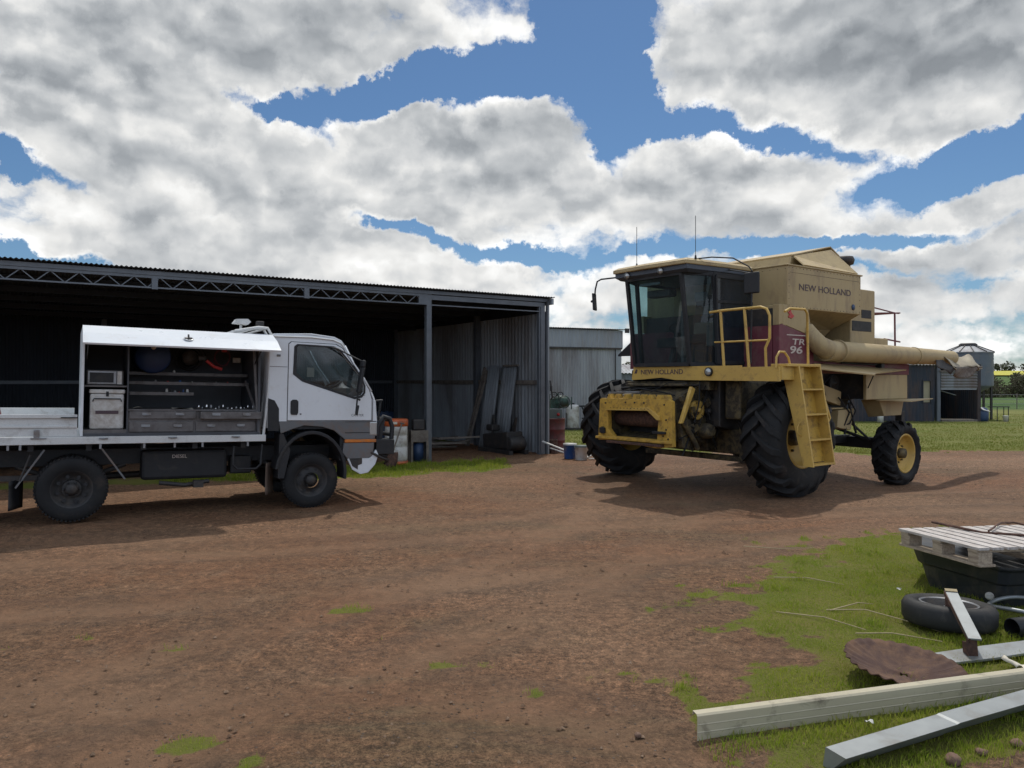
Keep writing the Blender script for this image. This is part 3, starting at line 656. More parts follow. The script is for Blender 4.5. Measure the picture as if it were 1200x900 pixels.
for x in (-1.5, 1.1):
    for y in (-.3, .35): part(MB().box(x-.04, x+.04, y-.04, y+.04, 0, .85), 'leg', M['woodgrey'], e)
e = empty('parked_trailer', sloc(-11.2, 3.2), 33, label='dark farm trailer parked deep in the left bay of the shed', cat='trailer')
part(MB().box(-1.4, 1.4, -.9, .9, .6, .7).box(-1.4, 1.4, -.9, -.86, .7, 1.05).box(-1.4, 1.4, .86, .9, .7, 1.05), 'tray', M['darkmetal'], e)
for y in (-.98, .98): part(MB().lathe([(.12,-.08),(.3,-.09),(.34,-.05),(.34,.05),(.3,.09),(.12,.08)], (0,y,.34), (0,1,0), 32), 'wheel', M['rubber'], e)

# ---- barrel, shovel, stand near the middle post
e = empty('barrel', (-2.42, 16.05, 0), 0, label='white plastic barrel with orange lid and orange foot in front of the shed', cat='barrel')
part(MB().lathe([(0,.07),(.225,.07),(.235,.12),(.235,.36),(.225,.375),(.235,.39),(.235,.60),(.225,.615),(.235,.63),(.235,.80),(.215,.83),(0,.83)], (0,0,0), (0,0,1), 36), 'body', M['plasticwhite'], e)
part(MB().lathe([(0,.0),(.24,.0),(.245,.03),(.242,.075),(0,.075)], (0,0,0), (0,0,1), 36), 'foot', M['orange'], e)
part(MB().lathe([(.236,.80),(.248,.81),(.248,.93),(.235,.95),(.22,.94),(0,.93)], (0,0,0), (0,0,1), 36), 'lid', M['orange'], e)
part(MB().box(-.10,.06,-.252,-.247,.85,.90), 'sticker', M['paper'], e)
e = empty('shovel', (-2.42, 15.42, 0), 0, label='old shovel leaning blade down against the white and orange barrel', cat='shovel')
part(MB().tube([(.02,.03,.30),(.16,.34,.86)], .016, 8).tube([(.12,.34,.88),(.21,.34,.865)], .016, 8), 'handle', M['woodgrey'], e)
part(MB().grid(8, 8, lambda u, v: (-.13+.26*u*(1 if v<.6 else 1-.5*(v-.6)) , -.02-.10*math.sin(v*1.2)+.05*(2*u-1)**2, .31-.30*v)), 'blade', M['rust'], e, solid=.004)
e = empty('tool_stand', (-2.03, 16.6, 0), 20, label='small timber stand with a dark drum under it beside the middle shed post', cat='stand')
part(MB().box(-.19, .19, -.16, .16, .44, .68), 'crate', M['woodgrey'], e)
for x in (-.17, .17):
    for y in (-.14, .14): part(MB().box(x-.025, x+.025, y-.025, y+.025, 0, .44), 'leg', M['woodgrey'], e)
part(MB().lathe([(0,0),(.12,0),(.12,.40),(0,.40)], (0,0,0), (0,0,1), 24), 'drum', M['navy'], e)
part(MB().obox((0,0,.80), (.26,.2,.24)), 'motor', M['darkmetal'], e, bevel=.03)

# ---- second shed with the sliding door
T2 = (4.12, 29.2, 0)
e = empty('storage_shed', T2, 24, label='smaller closed shed with a pale corrugated sliding door behind the machinery shed', cat='shed')
part(MB().corr((-7, 0, 0), (6.78, 0, 0), (0,0,3.0), (0,-1,0), pitch=.12, amp=.016), 'sliding_door', M['galvwall'], e)
part(MB().corr((-7, -.09, 2.98), (7.05, 0, 0), (0,0,.66), (0,-1,0), pitch=.15, amp=.010), 'fascia', M['galv'], e)
part(MB().box(-7, .03, -.10, -.04, 2.93, 2.99), 'door_track', M['darkmetal'], e)
part(MB().box(-.22, .03, -.03, .06, 0, 2.98), 'post', M['galv'], e)
part(MB().box(-.25, -.225, -.05, .02, 0, 2.95), 'door_edge', M['darkmetal'], e)
part(MB().corr((-7.2, -.25, 3.68), (7.45, 0, 0), (0, 7, .15), (0,0,1), pitch=.1, amp=.014), 'roof', M['galvold'], e)
part(MB().corr((0, 0, 0), (0, 6.6, 0), (0,0,3.6), (1,0,0)), 'side_wall', M['galvwall'], e)
part(MB().corr((-7, 6.6, 0), (7, 0, 0), (0,0,3.6), (0,1,0)), 'back_wall', M['galvold'], e)
part(MB().corr((-7, 0, 0), (0, 6.6, 0), (0,0,3.6), (1,0,0)), 'side_wall', M['galvold'], e)
part(MB().box(.07, .24, -.26, -.2, 3.55, 3.72), 'gutter_end', M['darkmetal'], e)
e = empty('far_shed', (10.2, 62, gz(10, 62)), 8, label='far low iron shed glimpsed between the storage shed and the harvester', cat='shed')
part(MB().corr((-2.5, 0, 0), (5, 0, 0), (0,0,2.7), (0,1,0), pitch=.3, amp=.03).corr((-2.5, 4, 0), (5, 0, 0), (0,0,2.7), (0,1,0), pitch=.3, amp=.03).corr((-2.5, 0, 0), (0,4,0), (0,0,2.7), (1,0,0), pitch=.3, amp=.03).corr((2.5, 0, 0), (0,4,0), (0,0,2.7), (1,0,0), pitch=.3, amp=.03), 'wall', M['galvold'], e)
part(MB().corr((-2.7, -.3, 2.7), (5.4, 0, 0), (0,2.4,.75), (0,0,1), pitch=.3, amp=.03).corr((-2.7, 2.1, 3.45), (5.4, 0, 0), (0,2.4,-.75), (0,0,1), pitch=.3, amp=.03), 'roof', M['galvwall'], e)

# ---- clutter beside the corner post
def drum(name, loc, r, h, m, lab, cat='drum', grp=None):
    o = MB().lathe([(0,0),(r,0),(r*1.03,.01),(r*1.03,.025),(r,.035),(r,h*.33),(r*1.03,h*.345),(r,h*.36),(r,h*.66),(r*1.03,h*.675),(r,h*.69),(r,h-.03),(r*1.03,h-.02),(r*1.03,h),(r*.96,h),(r*.95,h-.02),(0,h-.022)], (0,0,0), (0,0,1), 32).build(name, m)
    o.location = loc; return tag(o, lab, cat, grp)
drum('steel_drum', (1.02, 19.0, 0), .29, .82, M['red'], 'rusty red steel drum standing outside the corner of the machinery shed')
drum('steel_drum', (.99, 18.42, 0), .10, .34, M['rust'], 'small rusted drum on the ground in front of the red drum')
e = empty('fuel_box', (.98, 19.0, .822), 10, label='grey green steel box with a small red lamp on the red drum', cat='box')
part(MB().box(-.27, .22, -.2, .2, 0, .22), 'case', M['greygreen'], e, bevel=.01)
part(MB().lathe([(0,-.03),(.035,-.03),(.04,0),(0,.01)], (.12,-.2,.10), (0,1,0), 12), 'red_lamp', M['redtool'], e)
e = empty('engine', (1.12, 19.05, 1.045), 15, label='green pump engine with round frame tubes on the grey box', cat='engine')
part(MB().lathe([(0,-.2),(.13,-.18),(.16,0),(.13,.16),(0,.2)], (.1,0,.18), (1,0,.1), 20).obox((-.1,0,.14), (.2,.22,.24)), 'motor', M['green'], e)
part(MB().tube([(-.25,-.15,0),(-.25,-.15,.36),(-.02,-.15,.38),(0,-.15,.0)], .013, 6).tube([(.13+.15*math.cos(a),-.16,.18+.15*math.sin(a)) for a in [k*.45 for k in range(14)]], .014, 6, True).tube([(.33,-.12,0),(.33,-.12,.3)], .015, 6), 'frame', M['green'], e)
for k in (0, 1):
    part(MB().tube([(-.12+.16*k+.07*math.cos(a),-.13,.36+.06*math.sin(a)) for a in [j*.5 for j in range(12)]], .012, 6, True), 'hose', M['rubber'], e)
e = empty('water_tank', (2.16, 27.4, 0), 0, label='white plastic chemical tank standing upright in front of the storage shed', cat='tank')
part(MB().lathe([(0,.05),(.2,.05),(.23,.09),(.235,.80),(.20,.88),(.08,.9),(0,.9)], (0,0,0), (0,0,1), 28), 'body', M['plasticwhite'], e)
part(MB().box(-.27,.27,-.24,.24,0,.05), 'base', M['darkmetal'], e)
part(MB().lathe([(0,.9),(.07,.9),(.07,.95),(0,.95)], (0,0,0), (0,0,1), 16), 'cap', M['black'], e)
part(MB().box(-.25,-.22,-.16,-.13,.1,.6), 'strap', M['darkmetal'], e)
e = empty('trestle', (2.66, 27.2, 0), 0, label='black iron trestle with crossed legs beside the white tank', cat='trestle')
for s in (-1, 1):
    part(MB().tube([(-.25,s*.12,0),(.2,s*.12,.84)], .018, 6).tube([(.25,s*.12,0),(-.2,s*.12,.84)], .018, 6), 'leg', M['black'], e)
part(MB().box(-.27,.27,-.16,.16,.82,.87), 'top', M['black'], e)
part(MB().tube([(-.2,-.12,.42),(.2,-.12,.42)], .03, 6), 'spreader', M['black'], e)
e = empty('gas_heater', (2.42, 24.6, 0), 12, label='small tan carton standing on the grass before the black trestle', cat='carton')
part(MB().box(-.13,.13,-.11,.11,0,.33), 'box', mat('tan_carton', (.28,.2,.12), None, 6, .8), e, bevel=.01)
part(MB().box(-.03,.06,-.115,-.111,.06,.13), 'label', M['paper'], e)
e.name = 'carton'
def bucket(loc, r, h, m, lab, lid):
    e = empty('bucket', loc, random.uniform(0, 60), label=lab, cat='bucket', group='buckets on the dirt beside the shed corner')
    part(MB().lathe([(0,0),(r*.86,0),(r*.88,.01),(r*.99,h*.86),(r*1.05,h*.87),(r*1.05,h*.90),(r,h*.90),(r,h)], (0,0,0), (0,0,1), 32), 'pail', m, e)
    part(MB().lathe([(0,h),(r*1.04,h),(r*1.06,h-.03),(r*1.06,h-.035)], (0,0,0), (0,0,1), 32), 'lid', lid, e)
    part(MB().tube([(r*1.04*math.cos(a), r*1.04*math.sin(a)-.0, h*.86-.10*math.sin(a)*1.0) for a in [math.pi*k/10 for k in range(11)]], .003, 5), 'handle', M['steel'], e)
bucket((1.30, 17.25, 0), .145, .34, M['blue'], 'blue bucket with a pale lid beside the shed corner', M['plasticwhite'])
bucket((1.53, 16.95, 0), .148, .32, M['plasticwhite'], 'white bucket with a grey blue lid in front of the blue bucket', M['greygreen'])
GP = 'pale offcuts lying by the buckets'
for (p, q, lab) in (((.72,18.1,.32),(1.35,17.6,.10), 'pale plank sloping from the shed corner post down behind the blue bucket'), ((.9,17.9,.18),(1.4,17.5,.04), 'lower pale plank behind the blue bucket'), ((1.66,17.2,.02),(2.15,17.6,.22), 'pale plank leaning beside the white bucket near the harvester tyre'), ((1.7,17.0,.02),(2.1,17.1,.02), 'short pale plank flat on the dirt by the harvester tyre')):
    tag(MB().bar(p, q, .07, .02).build('plank', M['plasticwhite']), lab, 'plank', GP)
o = MB().tube([(-.02,0,1.75),(.0,-.02,1.6),(.03,.0,1.35),(.0,.02,1.3)], .02, 6).box(-.03,.03,-.02,.02,1.5,1.62).build('hanging_hook', M['darkmetal']); o.location = (.93, 18.28, 0)
tag(o, 'dark hook bracket hanging on the outside of the shed corner post', 'hook')

# ---- old farm shed, silo and yard things on the right
e = empty('farm_shed', (18.2, 32.8, 0), 0, label='dark old farm shed with an open right bay to the right of the harvester', cat='shed')
dk = mat('dark_weathered_iron', (.024,.032,.048), (.018,.024,.034), 2, .7, .1, dirt=((.08,.05,.04), .3, 2), stretch=(1,1,.2))
part(MB().corr((-5.5,0,0),(5.0-.0,0,0),(0,0,.80),(0,1,0),pitch=.15).corr((-5.5,0,1.75),(5.35,0,0),(0,0,.65),(0,1,0),pitch=.15).corr((-5.5,0,.80),(4.85,0,0),(0,0,.95),(0,1,0),pitch=.15).corr((-.32,0,.8),(.2,0,0),(0,0,.95),(0,1,0),pitch=.15).corr((-.5,0,0),(.35,0,0),(0,0,.8),(0,1,0),pitch=.15), 'wall', dk, e)
w = part(MB().box(-.64,-.33,.04,.07,.82,1.73), 'window', M['windowtan'], e)
part(MB().box(-.68,-.64,-.03,.06,.78,1.77).box(-.33,-.29,-.03,.06,.78,1.77).box(-.64,-.33,-.03,.06,1.73,1.78), 'frame', dk, w)
for x in (0, 1.72): part(MB().box(x-.07, x+.07, -.06, .12, 0, 2.45), 'post', dk if x else M['roofiron'], e)
part(MB().corr((.1,-.05,1.42),(0,0,.72),(1.55,0,0),(0,1,0),pitch=.12,amp=.012), 'fascia', M['galvold'], e)
part(MB().box(.1,1.62,-.04,.0,1.36,1.42), 'lintel', M['galv'], e)
part(MB().corr((-5.5,4.5,0),(7.2,0,0),(0,0,2.2),(0,1,0),pitch=.15).corr((-5.5,0,0),(0,4.5,0),(0,0,2.3),(1,0,0),pitch=.15).corr((1.75,0.15,0),(0,4.3,0),(0,0,2.3),(1,0,0),pitch=.15), 'wall', dk, e)
part(MB().corr((-5.7,-.2,2.46),(5.6,0,0),(0,5,.1),(0,0,1),pitch=.15,amp=.015).corr((0,1.8,2.46),(1.9,0,0),(0,3,.05),(0,0,1),pitch=.15,amp=.015), 'roof', M['galvold'], e)
part(MB().box(.1,1.62,-.1,.3,0,.10), 'sill', M['woodgrey'], e)
part(MB().bar((.35,.4,1.30),(.95,.4,1.12),.2,.02), 'shelf', M['galv'], e)
part(MB().bar((.0,-.1,2.16),(1.7,-.1,2.20),.03,.05), 'rail', M['woodgrey'], e)

e = empty('grain_silo', (20.9, 35.2, 0), 0, label='round grey steel grain silo on legs behind the farm shed', cat='silo')
pr = [(1.0, 1.5)]
for k in range(22): pr += [(1.0+.012*(k % 2), 1.5+.07*k+.035)]
part(MB().lathe([(0,1.05),(.15,1.05)]+[(1.0,1.5)]+pr[1:]+[(1.0,3.04)], (0,0,0), (0,0,1), 40), 'bin', mat('silo_iron', (.13,.155,.185), (.10,.12,.145), 1.5, .55, .3, dirt=((.2,.18,.16), .15, 2)), e)
part(MB().lathe([(1.06,3.0),(1.06,3.04),(.34,3.34),(.30,3.40),(0,3.42)], (0,0,0), (0,0,1), 16, False), 'roof', M['galvwall'], e)
part(MB().lathe([(.36,3.33),(.38,3.40),(.30,3.46),(0,3.47)], (0,0,0), (0,0,1), 20), 'hatch', M['darkmetal'], e)
mb = MB()
for k in range(12):
    a = k*math.pi/6+.2; mb.bar((1.07*math.cos(a), 1.07*math.sin(a), 3.05), (.34*math.cos(a), .34*math.sin(a), 3.36), .03, .03)
part(mb, 'roof_rib', M['darkmetal'], e)
for k in range(6):
    a = k*math.pi/3-.75; part(MB().box(.92*math.cos(a)-.04, .92*math.cos(a)+.04, .92*math.sin(a)-.04, .92*math.sin(a)+.04, 0, 1.6), 'leg', M['darkmetal'], e)
e = empty('covered_pump', (20.15, 32.9, 0), 10, label='dark blue covered pump under the silo beside the farm shed', cat='pump')
part(MB().lathe([(0,0),(.20,0),(.24,.12),(.24,.45),(.16,.58),(0,.62)], (0,0,0), (0,0,1), 18), 'cover', M['navy'], e)
part(MB().grid(6,4,lambda u,v:(-.2+.36*u,-.12-.14*v,.60-.1*v-.08*u)), 'pale_flap', M['plasticwhite'], e, solid=.01)
part(MB().tube([(.15,0,.3),(.3,.0,.5),(.34,.1,.1)], .02, 6), 'hose', M['rubber'], e)
e = empty('pipe_table', (20.95, 33.0, 0), 0, label='thin dark pipe rail on legs over the white bucket beyond the silo', cat='pipe rail')
part(MB().box(-.5,.42,-.03,.03,.60,.64), 'rail', M['black'], e)
for x in (-.1, .18, .38): part(MB().box(x-.012,x+.012,-.012,.012,0,.6), 'leg', M['black'], e)
e = empty('bucket', (20.95, 32.6, 0), 0, label='small white bucket on the grass by the silo legs', cat='bucket')
part(MB().lathe([(0,0),(.09,0),(.11,.25),(.12,.26)], (0,0,0), (0,0,1), 20), 'pail', M['plasticwhite'], e)
part(MB().lathe([(0,.262),(.118,.262),(.12,.25)], (0,0,0), (0,0,1), 20), 'lid', M['plasticwhite'], e)
o = MB().lathe([(0,0),(.12,0),(.12,.42),(.06,.47),(0,.47)], (0,0,0), (0,0,1), 16).build('plastic_drum', M['plasticwhite']); o.location = (15.35, 32.0, 0); tag(o, 'greyish plastic drum standing in front of the farm shed wall', 'drum')

# ---- wire fence across the paddock
e = empty('wire_fence', (0, 50.5, gz(0, 50.5)), 0, label='post and wire fence across the paddock before the green crop', cat='fence')
for k in range(15):
    x = 6+k*3.4; part(MB().box(x-.02,x+.02,-.02,.02,-.2+gz(x,50.5)-gz(0,50.5),1.05), 'post', M['woodgrey'], e)
mb = MB()
for z in (.35,.65,.95): mb.tube([(6,0,z),(54,0,z)], .012, 4)
part(mb, 'wire', M['steel'], e)

# ---- trees, canola and far woodland
M['leaf'] = leafmat('bush_leaves', ((.055,.065,.030), (.085,.085,.050), (.13,.12,.075)), .5, 4, .2)
M['leaf2'] = leafmat('olive_leaves', ((.075,.075,.045), (.11,.10,.065), (.16,.14,.10)), .5, 4, .2)
def leaves(n, blobs, size, m, name, parent=None):
    V = []; Fq = []
    bs = np.array(blobs); pick = rng.choice(len(bs), n, p=bs[:, 3]**2/np.sum(bs[:, 3]**2))
    d = rng.normal(size=(n, 3)); d /= np.linalg.norm(d, axis=1)[:, None]
    rr = bs[pick, 3]*rng.uniform(.55, 1.05, n)
    c = bs[pick, :3] + d*rr[:, None]*np.array([1, 1, .8])
    a = rng.normal(size=(n, 3)); a /= np.linalg.norm(a, axis=1)[:, None]; b_ = np.cross(a, rng.normal(size=(n, 3))); b_ /= np.linalg.norm(b_, axis=1)[:, None]
    s_ = rng.uniform(.5, 1.2, n)[:, None]*size
    V = np.stack([c-a*s_, c+b_*s_*.6, c+a*s_, c-b_*s_*.6], 1).reshape(-1, 3); Fq = np.arange(n*4).reshape(-1, 4)
    o = raw_mesh(name, V, Fq, m)
    if parent: o.parent = parent
    return o
def tree(x, y, h, w, m, lab, name='bush_tree', n=2600, size=.26, grp='trees along the far side of the crop'):
    e = empty(name, (x, y, gz(x, y)), random.uniform(0, 360), label=lab, cat='tree', group=grp)
    r = h*.03; tp = [(0,0,-.3),(.02*h,0,h*.25),(-.02*h,.02*h,h*.5)]
    part(MB().tube(tp, [r*1.3, r, r*.6], 7), 'trunk', M['bark'], e); mb = MB(); bl = []
    for k in range(8):
        a = k*2.4+random.random(); q = random.uniform(.2, .45)*w; z = random.uniform(.12, .82)*h
        mb.tube([(0,0,h*.22+.02*k*h), (q*.5*math.cos(a), q*.5*math.sin(a), z*.7), (q*math.cos(a), q*math.sin(a), z)], [r*.6, r*.4, r*.15], 5)
        bl.append((q*math.cos(a), q*math.sin(a), z, random.uniform(.16, .27)*w))
    bl += [(0, 0, h*.78, w*.24), (0, 0, h*.35, w*.34), (w*.3, 0, h*.2, w*.22), (-w*.3, 0, h*.2, w*.22), (0, w*.3, h*.2, w*.22)]
    part(mb, 'limb', M['bark'], e); leaves(n, bl, size, m, 'crown', e)
specs = [(80,150,3.6,6.5,'leaf'),(86.5,146,4.2,8,'leaf'),(92.5,150,4.0,8,'leaf2'),(98,147,4.5,8.5,'leaf2'),(104,151,4.6,8.5,'leaf'),(110,148,4.2,8,'leaf'),(116,152,5.0,8,'leaf2'),(122,149,4.6,7,'leaf'),(72,152,4.0,6,'leaf2')]
labs = ['dark rounded bush tree behind the grain silo','dark bush tree just left of the silo legs far across the crop','olive bush tree right beside the silo far across the crop','pale olive bush tree second to the right of the silo','darker broad bush tree near the right edge far across the crop','dark bush tree at the right edge of the row','olive bush tree past the right edge of the row','last dark bush tree of the row at the right','low olive bush tree at the left end of the row']
for (x, y, h, w, mm), lb in zip(specs, labs): tree(x, y, h, w, M[mm], lb)
mb = MB(); mb.grid(60, 30, lambda u, v: (230+500*u, 405+225*v, gz(0, 405+225*v)+.7))
o = part(mb, 'canola_crop', mat('canola_flowers', (.52,.46,.04), (.38,.38,.05), .08, .9), None); tag(o, 'bright yellow strip of flowering canola on the far slope', 'crop', kind='stuff')
bl = []
for k in range(170):
    x = 60+720*random.random(); bl.append((x, 705+random.uniform(-10, 25), gz(x, 700)+3.2+1.5*random.random(), random.uniform(3.5, 7)))
for k in range(40):
    x = random.uniform(250, 700); bl.append((x, 402+random.uniform(-2,2), gz(x, 400)+.6, random.uniform(1, 2.2)))
o = leaves(24000, bl, 1.2, M['leaf'], 'far_woodland'); tag(o, 'dark line of woodland on the far ridge behind the canola', 'woodland', kind='stuff')
for (x, h, lb) in ((293, 7, 'pale yellowish tree in front of the far ridge left'), (334+30, 8, 'taller pale yellowish tree before the far ridge right')):
    tree(x, 660, h, 8, leafmat('pale_leaf', ((.3,.27,.1), (.35,.3,.14), (.4,.36,.2)), .5, 4), lb, 'pale_tree', 700, .6, 'pale trees before the far woodland')
# ------------------------------------------------------------------ service truck
TO, TR, TP = (-2.78, 10.6, 0), 30, 1.3
K = empty('service_truck', TO, TR, TP, label='white tray truck with its toolbox canopy open parked before the machinery shed', cat='truck')
TW = 1.92
def truck_wheel(x, y, rad, w, rim_r, dual=False, front=True):
    wh = MB().lathe([(rim_r,-w*.40),(rim_r+.02,-w*.5),(rad-.07,-w*.52),(rad-.02,-w*.46),(rad,-w*.36),(rad,-w*.12),(rad-.012,-w*.11),(rad-.012,-w*.07),(rad,-w*.06),(rad,w*.06),(rad-.012,w*.07),(rad-.012,w*.11),(rad,w*.12),(rad,w*.36),(rad-.02,w*.46),(rad-.07,w*.52),(rim_r+.02,w*.5),(rim_r,w*.40)], (0,0,0), (0,1,0), 56)
    for k in range(52):
        a = 2*math.pi*k/52
        for s in (-1, 1):
            c = Vector((math.cos(a)*(rad-.004), s*w*.36, math.sin(a)*(rad-.004)))
            wh.obox(c, (.018, w*.24, .022), (0, -a, .25*s))
    o = part(wh, 'wheel', M['rubber'], K); o.location = (x, y, rad)
    s = 1 if y > 1 else -1
    d = .01 if front else -.045
    prof = [(rim_r+.012, s*w*.46),(rim_r, s*w*.44),(rim_r-.02, s*w*.20),(rim_r-.05, s*(w*.16)),(.12, s*(w*.16+(.04 if front else -.06))),(.105, s*(w*.2+(.05 if front else -.05)))]
    part(MB().lathe(prof, (0,0,0), (0,1,0), 40), 'rim', M['darkmetal'], o)
    hb = MB().lathe([(.105, s*(w*.2)),(.07, s*(w*.2)),(.068, s*(w*.45+.01)),(.045, s*(w*.5+.02)),(0, s*(w*.5+.02))], (0,0,0), (0,1,0), 24)
    part(hb, 'hub', M['darkmetal'], o)
    mb = MB()
    for k in range(6):
        a = k*math.pi/3; mb.lathe([(0, s*w*.16),(.016, s*w*.16),(.014, s*(w*.33)),(0, s*(w*.34))], (.085*math.cos(a)*1.0, 0, .085*math.sin(a)), (0,1,0), 6, False)
    for k in range(8):
        a = k*math.pi/4+.3; mb.lathe([(0, s*(w*.16+.015)),(.022, s*(w*.16+.016)),(.022, s*(w*.16+.02)),(0, s*(w*.16+.02))], (.155*math.cos(a), 0, .155*math.sin(a)), (0,1,0), 10, False)
    part(mb, 'wheel_nuts', M['black'], o)
    return o
for y in (.10, TW-.10): truck_wheel(0, y, .375, .20, .215)
for y in (.10, .34, TW-.34, TW-.10): truck_wheel(-2.87, y, .385, .20, .215, front=y not in (.10, TW-.10))

# cab: body shell from side profile, door and window opening cut in the side
side = [(-.60,1.10),(-.60,2.20),(-.585,2.32),(-.54,2.365),(-.04,2.375),(.28,2.35),(.38,2.31),(.43,2.24),(.57,2.0),(.72,1.80),(.84,1.62),(.90,1.47),(.925,1.20),(.925,1.14),(-.45,1.16)]
win = [(-.24,1.86),(-.235,2.20),(-.21,2.225),(.26,2.215),(.35,2.18),(.66,1.83),(.72,1.69),(.72,1.60),(.685,1.555),(.58,1.53),(-.15,1.765)]
for (a, b) in ((.0, .035), (TW-.035, TW)):
    part(MB().prism(side, 1, a, b, [win]), 'cab_side', M['white'], K, bevel=.006)
# roof, rear panel and front panel follow the profile across the width
def strip(prof, y0, y1, th=0): 
    mb = MB(); n = len(prof)
    mb.add([(p[0], y, p[1]) for y in (y0, y1) for p in prof], [(i, i+1, n+i+1, n+i) for i in range(n-1)], True); return mb
part(strip([(-.60,1.10),(-.60,2.20),(-.585,2.32),(-.54,2.365),(-.04,2.39),(.28,2.36),(.38,2.315),(.43,2.25)], 0.005, TW-.005), 'roof', M['white'], K, solid=.02)
part(strip([(.84,1.60),(.90,1.47),(.925,1.20),(.925,.98)], .005, TW-.005), 'front_panel', M['white'], K, solid=.02)
part(strip([(.435,2.25),(.57,2.0),(.72,1.80),(.84,1.615)], .07, TW-.07), 'windscreen', M['glasstruck'], K, solid=.006)
for y in (.0, TW-.07): part(strip([(.435,2.25),(.57,2.0),(.72,1.80),(.84,1.615)], y, y+.07), 'windscreen_pillar', M['white'], K, solid=.03)
part(MB().add([(p[0], .018, p[1]) for p in win], [tuple(range(len(win)))]), 'side_window', M['glasstruck'], K)
part(MB().add([(p[0], TW-.018, p[1]) for p in win], [tuple(range(len(win)))]), 'side_window', M['glasstruck'], K)
door = MB()
dl = [(-.345,1.20),(-.345,2.24),(-.31,2.27),(.30,2.262),(.40,2.21),(.80,1.64),(.845,1.50),(.845,1.20)]
wl = [(-.285,1.83),(-.275,2.21),(-.235,2.245),(.27,2.235),(.365,2.195),(.68,1.84),(.745,1.69),(.745,1.59),(.70,1.525),(.59,1.50),(-.16,1.735)]
D = part(door.prism(dl, 1, -.012, .0, [wl]), 'door', M['white'], K, bevel=.005)
ring = [(p[0]*1.0+(.0), p[1]) for p in wl]
part(MB().prism(ring, 1, -.016, -.004, [win]), 'window_seal', M['black'], D)
part(MB().prism([(-.30,1.28),(-.31,1.31),(-.31,1.46),(-.285,1.485),(-.23,1.485),(-.205,1.46),(-.205,1.31),(-.22,1.275)], 1, -.026, -.011), 'handle', M['black'], D, bevel=.005)
part(MB().lathe([(0,-.018),(.012,-.018),(.012,0)], (-.17,0,1.29), (0,1,0), 12), 'lock', M['steel'], D)
part(MB().box(.46,.74,-.018,-.0125,1.555,1.56), 'window_trim', M['black'], D)
text('CANTER', 'lettering', M['lettergrey'], D, (.545,-.013,1.255), (R(90),0,0), .05, .001, .95)
# gap line around the door
part(MB().prism([(p[0]+(.008 if p[0]>0 else -.008), p[1]+(.008 if p[1]>1.3 else -.008)) for p in dl], 1, -.003, .002, [[(p[0], p[1]) for p in dl]]), 'door_seam', M['black'], K)
for ya in (-.006, TW-.006): part(MB().prism([(-.605,1.06),(-.605,1.50),(-.52,1.47),(-.46,1.36),(-.455,1.06)], 1, ya, ya+.012), 'rear_corner_trim', M['black'], K)
# grey lower band with the wheel arch
band = [(-.46,1.19),(.925,1.19),(.92,1.02),(.90,.93),(.46,.93),(.40,.98),(.30,1.06),(.14,1.11),(-.12,1.13),(-.28,1.08),(-.43,1.02)]
for (a, b) in ((-.012, .03), (TW-.03, TW+.012)): part(MB().prism(band, 1, a, b), 'lower_band', M['greyband'], K, bevel=.008)
arch = [(math.cos(a), math.sin(a)) for a in [R(d) for d in range(-8, 178, 12)]]
for (a, b) in ((-.05, .28), (TW-.28, TW+.05)):
    o_ = [(.50*c-.01, .46+.60*s) for c, s in arch]; i_ = [(.455*c-.01, .46+.55*s) for c, s in arch[::-1]]
    part(MB().prism(o_+i_, 1, a, b), 'wheel_arch', M['black'], K, bevel=.01)
    part(MB().prism([(-.46,.42),(-.38,.42),(-.30,.80),(-.40,1.02),(-.45,1.02)], 1, a+.02, b-.02), 'guard_stay', M['black'], K)
for y in (-.014, TW-.03):
    part(MB().box(.46, .925, y, y+.045, .885, .93), 'indicator', M['amber'], K, bevel=.006)
    part(MB().box(.82, .935, y-.006, y+.06, .985, 1.178), 'headlight', M['lens'], K, bevel=.015)
for ya in (-.01, TW-.03): part(MB().prism([(.45,.88),(.90,.88),(.88,.70),(.83,.66),(.50,.66),(.43,.74)], 1, ya, ya+.04), 'step_well', M['greyband'], K, bevel=.01)
part(MB().box(.40, .92, .03, TW-.03, .62, .98), 'bumper', M['black'], K, bevel=.02)
part(MB().prism([(.50,.66),(.58,.50),(.70,.43),(.82,.45),(.92,.56),(.97,.70),(.93,.78),(.84,.66)], 1, -.005, .04), 'bumper_end', M['white'], K, bevel=.012)
part(MB().prism([(.53,.66),(.58,.55),(.66,.50),(.66,.56),(.72,.58),(.72,.66)], 1, -.010, -.0052), 'step_grip', M['darkmetal'], K)
part(MB().tube([(-.55,-.012,2.335),(-.04,-.012,2.345),(.26,-.012,2.325),(.38,-.012,2.28),(.44,-.008,2.20)], .009, 6), 'rain_gutter', M['deckwhite'], K)
part(MB().box(-.595,-.36,-.004,.002,1.925,1.932), 'panel_seam', M['greyband'], K)
part(MB().prism([(.86,1.19),(.868,1.19),(.868,1.50),(.80,1.66),(.79,1.655),(.86,1.495)], 1, -.006, .002), 'panel_seam', M['greyband'], K)
part(MB().obox((-.48,-.004,2.08),(.05,.012,.03)), 'side_marker', M['greyband'], K, bevel=.004)
part(MB().box(.46,.84,-.016,-.011,1.02,1.03).box(.46,.92,-.0145,-.011,1.175,1.182), 'band_crease', M['black'], K)
